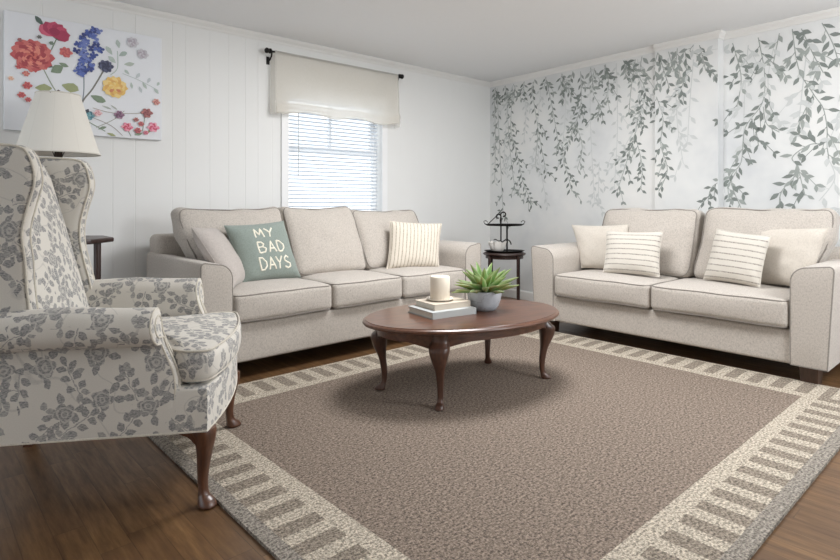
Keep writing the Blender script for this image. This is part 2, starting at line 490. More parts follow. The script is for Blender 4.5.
q = [(WX0, WZ0), (WX1, WZ0), (WX1, WZ1), (WX0, WZ1)]
for i in range(4):
    a, b = q[i], q[(i + 1) % 4]
    m.add([(a[0], YW, a[1]), (b[0], YW, b[1]), (b[0], YW + D, b[1]), (a[0], YW + D, a[1])], [(0, 1, 2, 3)])
struct(m.build('wall_back', M['wall'], smooth=0))
m = MB()        # unseen side wall; wide opening added to let daylight onto the sofa arm
for ya, yb, za, zb in ((-1.4, 1.9, 0, HC), (1.9, 3.92, 2.15, HC), (3.92, YW, 0, HC)):
    m.add([(-1.3, ya, za), (-1.3, yb, za), (-1.3, yb, zb), (-1.3, ya, zb)], [(0, 1, 2, 3)])
struct(m.build('wall_left', M['wall'], smooth=0))
m = MB(); m.box((-1.3, -1.5, 0), (1.3, -1.4, HC)); struct(m.build('wall_front_light_block', M['wall'], smooth=0))  # unseen wall added to keep light off the chair's near side

# mural wall: plain stretch, shallow pilaster, recessed stretch; painted vines are part of its surface
m = MB()
S1, S2, SE = 1.885, 2.385, 7.0
PO, RO = .02, -.07
prof = [(0, 0), (S1, 0), (S1, PO), (S2, PO), (S2, RO), (SE, RO)]
for (sa, da), (sb, db) in zip(prof, prof[1:]):
    m.add([onright(sa, 0, da), onright(sb, 0, db), onright(sb, HC, db), onright(sa, HC, da)], [(0, 1, 2, 3)])
def depth_at(s): return 0. if s < S1 else (PO if s < S2 else RO)
def clampz(s): return HC - .055
def paint(poly, mi, lift):
    """a painted shape on the mural wall"""
    cs = sum(p[0] for p in poly) / len(poly)
    if cs < .03 or any(p[1] > HC - .06 for p in poly): return
    if min(p[0] for p in poly) < S2 < max(p[0] for p in poly) or min(p[0] for p in poly) < S1 < max(p[0] for p in poly):
        poly = [((min(p[0], S2 - .002) if cs < S2 else max(p[0], S2 + .002)), p[1]) for p in poly]
        if cs < S2: poly = [((min(p[0], S1 - .002) if cs < S1 else max(p[0], S1 + .002)), p[1]) for p in poly]
    d = depth_at(cs) + lift
    m.add([onright(p[0], p[1], d) for p in poly], [tuple(range(len(poly)))], mi)
lift = [.0012]
def leafshape(s, z, ang, L, w, mi):
    lift[0] = .0012 + random.random() * .0012
    dx, dz = math.cos(ang), math.sin(ang); bend = random.uniform(-.12, .12) * L
    prof_ = [(0, 0), (.18, .55), (.4, 1.), (.62, .82), (.84, .36), (1., 0), (.84, -.34), (.62, -.78), (.4, -.95), (.18, -.5)]
    pl = []
    for u, v in prof_:
        a = u * L; b = v * w / 2 + bend * u * u
        pl.append((s + dx * a - dz * b, z + dz * a + dx * b))
    paint(pl, mi, lift[0])
def stemline(P, w, mi):
    for a, b in zip(P, P[1:]):
        d = (b - a)
        if d.length < 1e-6: continue
        n = Vector((-d.y, d.x)).normalized() * w / 2
        paint([a + n, b + n, b - n, a - n], mi, .001)
def vine(pl, L, mi=1, dense=1., side=.075, tail=1.):
    P = spline([Vector(p) for p in pl], 10); stemline(P, .0035 + .03 * L, min(mi + 1, 3) if mi == 1 else mi)
    acc = L; sgn = random.choice((-1, 1))
    for a, b in zip(P, P[1:]):
        acc += (b - a).length
        if acc < L * .44 / dense: continue
        acc = 0.; d = math.atan2(b.y - a.y, b.x - a.x)
        mm = mi if random.random() < .72 else min(3, mi + 1)
        sgn = -sgn
        an = d + sgn * random.uniform(.4, 1.0)
        off = random.uniform(0., .35) * L
        p = b + Vector((math.cos(an), math.sin(an))) * off
        if off > .2 * L: stemline([b, p], .004, mm)
        leafshape(p.x, p.y, an + random.uniform(-.2, .2), L * random.uniform(.72, 1.15), L * random.uniform(.32, .44), mm)
        if random.random() < .22 * tail:       # short side twig with a few leaves
            tl = L * random.uniform(1.3, 2.4); ta = d + sgn * random.uniform(.5, .95)
            e = b + Vector((math.cos(ta), math.sin(ta) - .25)) * tl
            T = spline([b, (b + e) / 2 + Vector((0, .01)), e], 4); stemline(T, .004, mm)
            for k in range(3, len(T), 4):
                for sg in (-1, 1):
                    if random.random() < .95:
                        leafshape(T[k].x, T[k].y, ta - .2 + sg * .6, L * random.uniform(.6, .95), L * .36, mm)
# pale vines behind
for s0, z0, z1, L in [(.25, 2.18, 1.3, .055), (.48, 2.16, 1.6, .055), (.7, 2.18, .95, .055), (.98, 2.18, 1.4, .06), (1.25, 2.18, 1.0, .06), (1.52, 2.2, 1.1, .06), (1.72, 2.2, 1.6, .06), (2.06, 1.95, 1.3, .065), (2.2, 2.1, 1.45, .07),
                      (2.56, 2.15, 1.4, .08), (2.74, 2.15, 1.6, .08), (2.94, 2.1, 1.5, .09), (3.2, 2.1, 1.0, .09), (3.4, 2.15, 1.4, .09), (1.35, 1.35, .95, .055), (3.05, 1.3, 1.0, .08)]:
    vine([(s0, z0), (s0 + random.uniform(-.06, .06), (z0 + z1) / 2), (s0 + random.uniform(-.08, .08), z1)], L, 3, .8)
VN = [([(.105, 2.198), (.142, 1.556), (.197, .83)], .062, 1, 1.5), ([(.06, 2.19), (.08, 1.7), (.07, 1.2)], .058, 2, 1.3),
      ([(.33, 2.2), (.3, 1.75), (.38, 1.5), (.47, 1.183), (.59, .967)], .06, 1, 1.4), ([(.24, 2.17), (.28, 1.6), (.36, 1.1)], .055, 2, 1.1),
      ([(.573, 2.147), (.654, 1.731), (.76, 1.261)], .06, 1, 1.3), ([(.66, 1.7), (.62, 1.35)], .055, 2, 1.1),
      ([(.76, 2.181), (.837, 1.878), (.913, 1.501)], .062, 1, 1.3), ([(.938, 2.192), (1.012, 2.058), (1.06, 1.971)], .062, 1, 1.5),
      ([(1.154, 2.195), (1.154, 1.878), (1.06, 1.65), (.963, 1.416), (1.012, 1.251), (1.06, 1.089)], .065, 1, 1.4),
      ([(1.1, 1.72), (1.17, 1.5), (1.12, 1.3)], .06, 2, 1.1),
      ([(1.401, 2.208), (1.444, 1.992), (1.313, 1.742)], .064, 1, 1.3), ([(1.3, 2.2), (1.28, 2.0), (1.36, 1.85)], .058, 2, 1.2),
      ([(1.61, 2.206), (1.787, 1.939), (1.729, 1.695), (1.67, 1.483), (1.528, 1.083)], .068, 1, 1.4), ([(1.70, 1.55), (1.76, 1.3), (1.75, 1.1)], .06, 1, 1.1),
      ([(1.70, 2.2), (1.66, 1.95), (1.64, 1.75)], .06, 2, 1.),
      ([(1.918, 2.2), (2.008, 1.905)], .07, 1, 1.4), ([(1.899, 1.852), (1.954, 1.67), (1.936, 1.462), (1.99, 1.25), (1.918, 1.078)], .066, 1, 1.2),
      ([(2.129, 2.2), (2.146, 2.019), (2.078, 1.826)], .072, 1, 1.3), ([(2.246, 2.2), (2.295, 1.992)], .072, 1, 1.3), ([(2.0, 2.2), (2.04, 2.05)], .065, 2, 1.2),
      ([(2.451, 2.188), (2.511, 1.922), (2.481, 1.705)], .08, 1, 1.2),
      ([(2.627, 2.19), (2.669, 1.926), (2.655, 1.713), (2.54, 1.541), (2.511, 1.291), (2.436, 1.167), (2.511, .944)], .085, 1, 1.15),
      ([(2.661, 1.682), (2.683, 1.557), (2.765, 1.488)], .08, 1, 1.2), ([(2.6, 1.6), (2.63, 1.4)], .075, 1, 1.2),
      ([(2.845, 2.2), (2.884, 1.917), (2.972, 1.728), (3.033, 1.605), (3.045, 1.404), (2.947, 1.384), (2.845, 1.303), (2.884, 1.212), (2.779, 1.067), (2.765, .947)], .092, 1, 1.15),
      ([(2.972, 1.728), (2.897, 1.563), (2.884, 1.447)], .085, 2, 1.2), ([(2.884, 1.212), (2.922, 1.036)], .085, 1, 1.2), ([(3.045, 1.404), (3.06, 1.28)], .085, 2, 1.),
      ([(2.765, 2.19), (2.725, 1.977)], .082, 2, 1.2), ([(3.021, 2.2), (3.081, 2.05), (3.117, 1.902)], .092, 1, 1.2), ([(2.9, 2.19), (2.97, 2.0), (3.03, 1.86)], .09, 1, 1.1),
      ([(2.481, 1.229), (2.42, 1.10), (2.44, .98)], .08, 1, 1.2), ([(2.44, 1.167), (2.34, 1.105), (2.31, 1.0)], .075, 1, 1.1),
      ([(3.3, 2.2), (3.38, 1.8), (3.3, 1.4), (3.36, 1.1)], .095, 1, 1.1), ([(3.7, 2.2), (3.75, 1.7), (3.68, 1.3)], .1, 1, 1.1), ([(4.2, 2.2), (4.25, 1.7), (4.15, 1.2)], .1, 1, 1.)]
VN = [(pl, L * (.94 if pl[0][0] < 2.4 else .84), mi, dn * (1. if pl[0][0] < 2.4 else .92)) for pl, L, mi, dn in VN]
for pl, L, mi, dn in VN: vine(pl, L, mi, dn)
s_ = .08
while s_ < 2.35:
    L = .055 + .014 * s_; n_ = random.uniform(.08, .2)
    if not (S2 - .06 < s_ < S2 + .06): vine([(s_, 2.212), (s_ + random.uniform(-.03, .03), 2.212 - n_ * .5), (s_ + random.uniform(-.05, .05), 2.212 - n_)], L, random.choice((1, 1, 2)), 1.3)
    s_ += random.uniform(.11, .2)
struct(m.build('wall_right', [M['mural'], M['leaf_dark'], M['leaf_mid'], M['leaf_pale']], smooth=0))

# crown mouldings and baseboards
def crown(name, path, inn):
    prof_ = [(0, -.05), (.006, -.05), (.012, -.035), (.028, -.018), (.034, -.006), (.034, 0)]
    mb = MB(); rs = [[Vector(p) + Vector(nn) * a + Vector((0, 0, HC + b - .0005)) for a, b in prof_] for p, nn in zip(path, inn)]
    mb.rings(rs, True, True, closed=False); return struct(mb.build(name, M['trim'], smooth=0))
crown('trim_1', [(-2.6, YW, 0), (XR, YW, 0)], [(0, -1, 0)] * 2)
cor = [onright(s, 0, d) for s, d in prof]
mit1 = WN + WT * 1.; 
crown('trim_2', [cor[0], cor[1]], [WN, WN])
crown('trim_3', [cor[2] - WT * .0, cor[3] + WT * .0], [WN, WN + WT])
crown('trim_4', [cor[4], cor[5]], [WN, WN])
crown('trim_5', [cor[3], cor[4]], [WN + WT, WT])
def skirt(name, a, b, nn, h=.09):
    mb = MB(); rs = []
    for p in (a, b):
        p = Vector((p[0], p[1], 0)); nn = Vector(nn)
        rs.append([p, p + nn * .013, p + nn * .013 + Vector((0, 0, h - .012)), p + nn * .005 + Vector((0, 0, h)), p + Vector((0, 0, h))])
    mb.rings(rs, True, True); return struct(mb.build(name, M['trim'], smooth=0))
skirt('baseboard_back', (-2.6, YW), (XR, YW), (0, -1, 0))
skirt('baseboard_right', cor[0], cor[1], WN)
skirt('baseboard_right.001', cor[4], cor[5], WN)

# window
w = empty('window_1', ((WX0 + WX1) / 2, YW, WZ0)); struct(w)
ox, oy, oz = w.location
def wb(mb, x0, x1, y0, y1, z0, z1): mb.box((x0 - ox, y0 - oy, z0 - oz), (x1 - ox, y1 - oy, z1 - oz))
mb = MB(); cw = .06
wb(mb, WX0 - cw, WX0, YW - .018, YW, WZ0, WZ1 + cw); wb(mb, WX1, WX1 + cw, YW - .018, YW, WZ0, WZ1 + cw); wb(mb, WX0, WX1, YW - .018, YW, WZ1, WZ1 + cw)
mb.build('window_casing', M['casing'], w, smooth=0)
mb = MB(); wb(mb, WX0 - cw - .03, WX1 + cw + .03, YW - .05, YW + .10, WZ0 - .03, WZ0); mb.build('window_sill', M['casing'], w, smooth=0)
def sash(y, z0, z1, mid):
    mb = MB(); b = .04
    wb(mb, WX0, WX0 + b, y, y + .03, z0, z1); wb(mb, WX1 - b, WX1, y, y + .03, z0, z1)
    wb(mb, WX0 + b, WX1 - b, y, y + .03, z0, z0 + b); wb(mb, WX0 + b, WX1 - b, y, y + .03, z1 - b, z1)
    if mid: wb(mb, (WX0 + WX1) / 2 - .012, (WX0 + WX1) / 2 + .012, y, y + .03, z0 + b, z1 - b)
    f_ = mb.build('window_sash', M['casing'], w, smooth=0)
    g_ = MB(); wb(g_, WX0 + b, WX1 - b, y + .012, y + .016, z0 + b, z1 - b); g_.build('pane', M['glass'], f_, smooth=0)
sash(YW + .075, WZ0, 1.45, False); sash(YW + .106, 1.41, WZ1, True)

bl = empty('window_blind', ((WX0 + WX1) / 2, YW + .03, WZ0), 0, 'white slatted blind hanging inside the window frame', 'blind')
mb = MB(); mb.box((-.455, -.02, WZ1 - WZ0 - .035), (.455, .02, WZ1 - WZ0 - .001)); mb.build('headrail', M['casing'], bl, smooth=0)
mb = MB(); z = .03; tl = R(-24)
while z < WZ1 - WZ0 - .05:
    a, b = .0125 * math.cos(tl), .0125 * math.sin(tl)
    rs = []
    for x in (-.45, .45): rs.append([(x, -a, z - b), (x, 0, z + .002), (x, a, z + b), (x, a, z + b + .001), (x, 0, z + .003), (x, -a, z - b + .001)])
    mb.rings(rs); z += .0315
for x in (-.33, 0., .33):
    mb.tube([(x, -.013, 0.02), (x, -.013, WZ1 - WZ0 - .04)], .0011, 5)
mb.build('slats', M['slat'], bl, smooth=0)
mb = MB(); mb.box((-.45, -.014, .003), (.45, .014, .016)); mb.build('bottom_rail', M['casing'], bl, smooth=0)
mb = MB(); mb.tube([(-.37, -.025, 1.01), (-.372, -.026, .40)], .004, 8); mb.build('tilt_wand', M['wand'], bl)

rod = empty('curtain_rod', (2.715, YW, 2.14), 0, 'black iron curtain rod with knob ends mounted above the window', 'curtain rod')
mb = MB(); mb.tube([(-.66, -.065, 0), (.66, -.065, 0)], .008, 12); mb.build('rod_pole', M['black_metal'], rod)
for sx_ in (-1, 1):
    mb = MB()
    pr_ = [(.009, 0), (.019, .004), (.02, .016), (.012, .022), (.021, .032), (.021, .044), (.012, .052)]
    rs = [[(sx_ * (.635 + h), -.065 + r_ * math.cos(k * PI / 8), r_ * math.sin(k * PI / 8)) for k in range(16)] for r_, h in pr_]
    mb.rings(rs); mb.build('finial', M['black_metal'], rod)
    mb = MB(); mb.tube([(sx_ * .632, -.001, -.06), (sx_ * .632, -.03, -.062), (sx_ * .632, -.06, -.035), (sx_ * .632, -.066, -.008)], .006, 8)
    mb.box((sx_ * .632 - .012, -.006, -.09), (sx_ * .632 + .012, 0, -.03)); mb.build('bracket', M['black_metal'], rod)

val = empty('window_valance', (2.72, YW - .065, 2.14), 0, 'sheer cream linen valance hanging from the black rod', 'valance')
mb = MB(); nx, nzz = 60, 24; vs = []; HV = .47
for i in range(nx + 1):
    u = i / nx; x = -.612 + 1.224 * u
    for j in range(nzz + 1):
        v = j / nzz
        drop = HV * v + (.016 * math.sin(u * PI * 5.2 + .8) - .006) * max(0, v - .45) * 1.6
        y = -.011 - .012 * v + .006 * math.sin(u * 31) * v + .014 * math.exp(-((v - .86) / .05) ** 2) * -1 - .008 * math.exp(-((v - .97) / .04) ** 2)
        xx = x * (1 + .012 * v)
        vs.append((xx, y, .01 - drop))
for s_ in (0,):
    fs = [(i * (nzz + 1) + j, i * (nzz + 1) + j + 1, (i + 1) * (nzz + 1) + j + 1, (i + 1) * (nzz + 1) + j) for i in range(nx) for j in range(nzz)]
    mb.add(vs, fs)
o = mb.build('cloth', M['valance'], val)
sm_ = o.modifiers.new('thick', 'SOLIDIFY'); sm_.thickness = .0015
# double hem and side returns
mb = MB(); vs2 = []
for i in range(nx + 1):
    for j in (20, 24):
        p = Vector(vs[i * (nzz + 1) + j]); vs2.append(p + Vector((0, .004, 0)))
mb.add(vs2, [(2 * i, 2 * i + 1, 2 * i + 3, 2 * i + 2) for i in range(nx)]); mb.build('hem', M['valance'], val)
for sx_ in (-1, 1):
    mb = MB(); x = sx_ * .614
    mb.add([(x, -.012, .01), (x, .06, .01), (x * 1.012, .06, -HV), (x * 1.012, -.024, -HV)], [(0, 1, 2, 3)])
    mb.build('side_return', M['valance'], val)

# ------------------------------------------------------------------ painting
pc = empty('floral_painting', (.862, YW, 1.4075), 0, 'white canvas painted with colourful wildflowers hung above the floral armchair', 'painting')
PW, PH, PD = .43, .685, .032
mb = MB()
rbox(mb, (-PW, -PD, 0), (PW, -.001, PH), .004, 4)
pal = {'canvas': (232, 234, 238)}
pm = [M['canvas']]; pidx = {}
def pcol(c):
    c = tuple(int(v + (236 - v) * .14) for v in c)
    if c not in pidx:
        pm.append(plain('paint_%d_%d_%d' % c, srgb(*c), .75, var=.12, scale=70.)); pidx[c] = len(pm) - 1
    return pidx[c]
dl = [0]
def dab(poly, c):
    dl[0] += 1; y = -PD - .0006 - .000012 * dl[0]
    pts_ = [(max(-PW + .004, min(PW - .004, x - .862)), y, max(.004, min(PH - .004, z - 1.4075))) for x, z in poly]
    mb.add(pts_, [tuple(range(len(pts_)))], pcol(c))
def petal(x, z, a, L, W_, c, blunt=.75):
    ca, sa = math.cos(a), math.sin(a); P = []
    for u, v in [(0, .1), (.3, .7), (.6, 1.), (.85, blunt), (1, .15), (1, -.15), (.85, -blunt), (.6, -1.), (.3, -.7), (0, -.1)]:
        u *= L * random.uniform(.94, 1.06); v *= W_ / 2
        P.append((x + ca * u - sa * v, z + sa * u + ca * v))
    dab(P, c)
def bloom(x, z, r, cols, n=9, layers=3, squash=.85, tilt=0.):
    for l in range(layers):
        k = 1 - l / layers * .72
        for i in range(n):
            a = 2 * PI * i / n + l * .4 + random.uniform(-.12, .12)
            e = r * k * (1 - (1 - squash) * abs(math.sin(a)))
            petal(x, z, a, e, r * k * .62, cols[(l + (i % 2)) % len(cols)])
def twig(P, w_, c):
    P = spline([Vector(p) for p in P], 6)
    for a, b in zip(P, P[1:]):
        n = Vector((-(b - a).y, (b - a).x)).normalized() * w_ / 2
        dab([a + n, b + n, b - n, a - n], c)
GR, DG, OL, PG = (118, 136, 112), (74, 92, 84), (150, 158, 110), (176, 190, 182)
twig([(.60, 1.83), (.66, 1.70), (.73, 1.58), (.78, 1.45)], .006, (140, 150, 130)); twig([(.83, 1.82), (.83, 1.66), (.80, 1.48)], .006, (120, 130, 140))
twig([(.95, 1.84), (.88, 1.70), (.82, 1.60), (.80, 1.45)], .009, (110, 108, 100)); twig([(1.02, 1.96), (1.02, 1.85), (.98, 1.80)], .005, PG)
twig([(.69, 1.98), (.66, 1.90)], .006, GR); twig([(1.05, 1.82), (1.15, 1.79), (1.27, 1.74)], .004, (180, 190, 188))
twig([(.85, 1.53), (.98, 1.48), (1.05, 1.42)], .004, (150, 140, 136)); twig([(.88, 1.58), (1.0, 1.56), (1.2, 1.58)], .004, (160, 150, 140)); twig([(.84, 1.5), (.95, 1.44)], .005, GR)
twig([(1.19, 1.58), (1.17, 1.46)], .004, GR); twig([(1.07, 1.48), (1.1, 1.42)], .004, GR); twig([(.9, 1.46), (1.0, 1.52), (1.06, 1.58)], .004, (150, 150, 140))
for x, z, a, L, W_, c in [(.62, 2.04, 2.3, .06, .03, DG), (.66, 1.99, -.3, .07, .03, DG), (.66, 1.77, .6, .07, .055, GR), (.58, 1.665, .1, .08, .05, OL), (.715, 1.70, -.2, .09, .06, OL), (.87, 1.655, -.35, .085, .045, GR),
                          (.70, 1.83, -.3, .05, .025, GR), (.67, 1.80, 3.0, .04, .02, DG), (.59, 1.80, 2.6, .04, .02, GR), (.99, 1.93, 2.2, .06, .03, PG), (1.03, 1.93, .6, .055, .03, (160, 176, 168)), (1.01, 1.88, 2.4, .055, .03, PG), (1.06, 1.88, .2, .06, .028, (170, 182, 170)), (1.03, 1.98, 1.8, .05, .028, PG),
                          (1.09, 1.82, 2.4, .04, .02, PG), (1.13, 1.80, 1.0, .045, .022, (190, 198, 200)), (1.17, 1.78, -1., .045, .02, PG), (1.2, 1.78, 1.1, .04, .02, (186, 194, 196)), (1.24, 1.75, -.8, .045, .02, PG), (1.1, 1.77, -1.4, .04, .018, PG), (1.15, 1.75, -1.2, .04, .02, (190, 198, 200)), (1.26, 1.77, 1., .03, .018, PG),
                          (.80, 1.62, 2.6, .05, .02, GR), (.91, 1.45, .4, .05, .018, GR), (.96, 1.43, -.3, .05, .018, OL), (1.12, 1.43, .3, .05, .02, GR), (1.2, 1.45, .8, .04, .018, OL), (.93, 1.60, -.3, .06, .012, (170, 176, 168)), (.98, 1.61, -.6, .05, .01, (170, 176, 168))]:
    petal(x, z, a, L, W_, c, .6)
RED = [(190, 76, 78), (206, 104, 98), (166, 58, 66)]
bloom(.568, 1.852, .108, RED + [(226, 130, 112)], 15, 4, .88); bloom(.568, 1.845, .035, [(150, 44, 54), (206, 96, 84)], 7, 2)
for a in (2.5, 2.0, 1.55, 1.1, .65, .2): petal(.672, 1.985, a, .085, .07, [(190, 62, 94), (206, 84, 112), (168, 46, 78)][int(a * 10) % 3])
petal(.672, 1.985, 1.4, .05, .06, (150, 38, 70))
bloom(.734, 1.9, .038, [(206, 100, 96), (186, 78, 82)], 7, 3)
for i in range(46):
    f = i / 45; zc = 2.075 - .30 * f; xc = .90 - .085 * f
    wd = .018 + .055 * math.sin(PI * min(1, f * .9 + .12)) * (1 if f < .5 or f > .62 else .6)
    x = xc + random.uniform(-wd, wd); z = zc + random.uniform(-.012, .012)
    c = [(52, 70, 142), (76, 96, 172), (44, 54, 116), (104, 120, 186)][i % 4]
    for k in range(4): petal(x, z, k * PI / 2 + random.random(), .022, .017, c)
bloom(.953, 1.85, .046, [(52, 56, 84), (74, 78, 108), (40, 42, 66)], 9, 3)
bloom(1.004, 1.725, .076, [(232, 186, 96), (240, 206, 130), (220, 164, 84)], 11, 4, .9); petal(1.01, 1.71, -.3, .03, .02, (206, 120, 80)); petal(1.0, 1.71, -2.6, .03, .02, (206, 120, 80))
for x, z, r_ in [(1.109, 2.03, .04), (1.169, 1.965, .04)]: bloom(x, z, r_, [(206, 204, 210), (190, 186, 194), (170, 160, 172)], 7, 3)
bloom(.856, 1.53, .034, [(84, 138, 150), (54, 100, 118), (116, 164, 172)], 7, 3); dab([(.835, 1.56), (.855, 1.57), (.862, 1.55), (.84, 1.545)], (40, 48, 60))
for x, z, r_, cs in [(1.077, 1.478, .036, [(226, 122, 148), (238, 160, 176), (196, 62, 84)]), (1.236, 1.49, .04, [(230, 130, 160), (240, 168, 186), (196, 66, 92)]), (1.196, 1.58, .038, [(150, 84, 84), (172, 104, 100), (120, 60, 66)]),
                     (1.03, 1.552, .032, [(128, 92, 118), (150, 112, 136), (96, 64, 88)]), (1.255, 1.66, .026, [(206, 140, 126), (220, 160, 146), (170, 90, 90)]), (.907, 1.55, .026, [(232, 190, 194), (240, 206, 208), (206, 130, 140)]),
                     (1.14, 1.46, .024, [(176, 82, 88), (196, 104, 106), (150, 60, 70)]), (1.16, 1.505, .02, [(188, 92, 96), (206, 120, 116), (150, 60, 70)]), (1.13, 1.53, .018, [(160, 96, 92), (180, 116, 106), (130, 70, 70)]), (1.19, 1.45, .018, [(206, 110, 130), (226, 140, 156), (170, 70, 90)]),
                     (.513, 1.614, .022, RED), (.541, 1.672, .026, RED), (.545, 1.59, .018, RED), (.50, 1.775, .018, RED), (.535, 1.74, .02, [(200, 110, 100), (190, 84, 84), (220, 140, 120)]), (.463, 1.702, .016, [(232, 188, 160), (240, 206, 180), (214, 150, 120)]), (.505, 1.93, .014, [(170, 90, 90), (150, 80, 80), (130, 70, 70)]), (.60, 1.965, .014, [(96, 96, 92), (120, 110, 100), (80, 80, 78)]), (.66, 1.94, .014, [(120, 140, 120), (100, 120, 104), (90, 104, 92)])]:
    bloom(x, z, r_, cs, 6, 3)
mb.build('canvas', pm, pc, smooth=30)

# ------------------------------------------------------------------ rug
rg = MB()
RX0, RX1, RY0, RY1, RT = .772, 3.655, .549, 2.918, .012
IX0, IX1, IY0, IY1 = 1.037, 3.364, .820, 2.645          # taupe field
BX0, BX1, BY0, BY1 = .972, 3.428, .757, 2.708           # cream band between field and bars
EX0, EX1, EY0, EY1 = RX0 + .048, RX1 - .018, RY0 + .052, RY1 - .02   # outer ends of the bars
def quad(x0, x1, y0, y1, mi):
    if x1 - x0 < 1e-5 or y1 - y0 < 1e-5: return
    rg.add([(x0, y0, RT), (x1, y0, RT), (x1, y1, RT), (x0, y1, RT)], [(0, 1, 2, 3)], mi)
quad(IX0, IX1, IY0, IY1, 0)
quad(BX0, BX1, IY1, BY1, 1); quad(BX0, BX1, BY0, IY0, 1); quad(BX0, IX0, IY0, IY1, 1); quad(IX1, BX1, IY0, IY1, 1)
def bars(lo, hi, n, emit):
    p = (hi - lo) / n
    for k in range(n): emit(lo + k * p, lo + k * p + p * .47, 1); emit(lo + k * p + p * .47, lo + (k + 1) * p, 2)
nX, nY = 22, 17
bars(BX0, BX1, 20, lambda a, b, mi: quad(a, b, BY1, EY1, mi)); bars(BX0, BX1, 20, lambda a, b, mi: quad(a, b, EY0, BY0, mi))
bars(BY0, BY1, 17, lambda a, b, mi: quad(EX0, BX0, a, b, mi)); bars(BY0, BY1, 17, lambda a, b, mi: quad(BX1, EX1, a, b, mi))
for (xa, xb) in ((EX0, BX0), (BX1, EX1)):               # corner blocks
    for (ya, yb) in ((EY0, BY0), (BY1, EY1)):
        bars(ya, yb, 2, lambda a, b, mi: quad(xa, xb, a, b, mi))
quad(RX0, EX0, RY0, RY1, 3); quad(EX0, RX1, RY0, EY0, 3); quad(EX1, RX1, EY0, RY1, 1); quad(EX0, EX1, EY1, RY1, 1)
for a, b in (((RX0, RY0), (RX1, RY0)), ((RX1, RY0), (RX1, RY1)), ((RX1, RY1), (RX0, RY1)), ((RX0, RY1), (RX0, RY0))):
    rg.add([(a[0], a[1], 0.0005), (b[0], b[1], 0.0005), (b[0], b[1], RT), (a[0], a[1], RT)], [(0, 1, 2, 3)], 3)
tag(rg.build('area_rug', [M['rug_field'], M['rug_cream'], M['rug_bar'], M['rug_edge']], smooth=0), 'taupe area rug with cream barred border lying under the coffee table', 'rug')

# ------------------------------------------------------------------ sofas
def arm_profile(aw, left, h, bot=.1, flare=0.):
    """outline in (x, z), outer side at x=0 going to inner side at x=aw"""
    P = [(0, bot), (-flare * .5, (bot + h) * .5), (-flare, h - .03)]
    for k in range(1, 5):
        a = PI - PI / 2 * k / 4
        P.append((-flare + .025 + .025 * math.cos(a), h - .025 + .025 * math.sin(a)))
    ri = .085
    for k in range(0, 9):
        a = PI / 2 - PI / 2 * k / 8
        P.append((aw - ri + ri * math.cos(a), h - .012 - ri + ri * math.sin(a)))
    P += [(aw, bot)]
    return [Vector(p) for p in P]

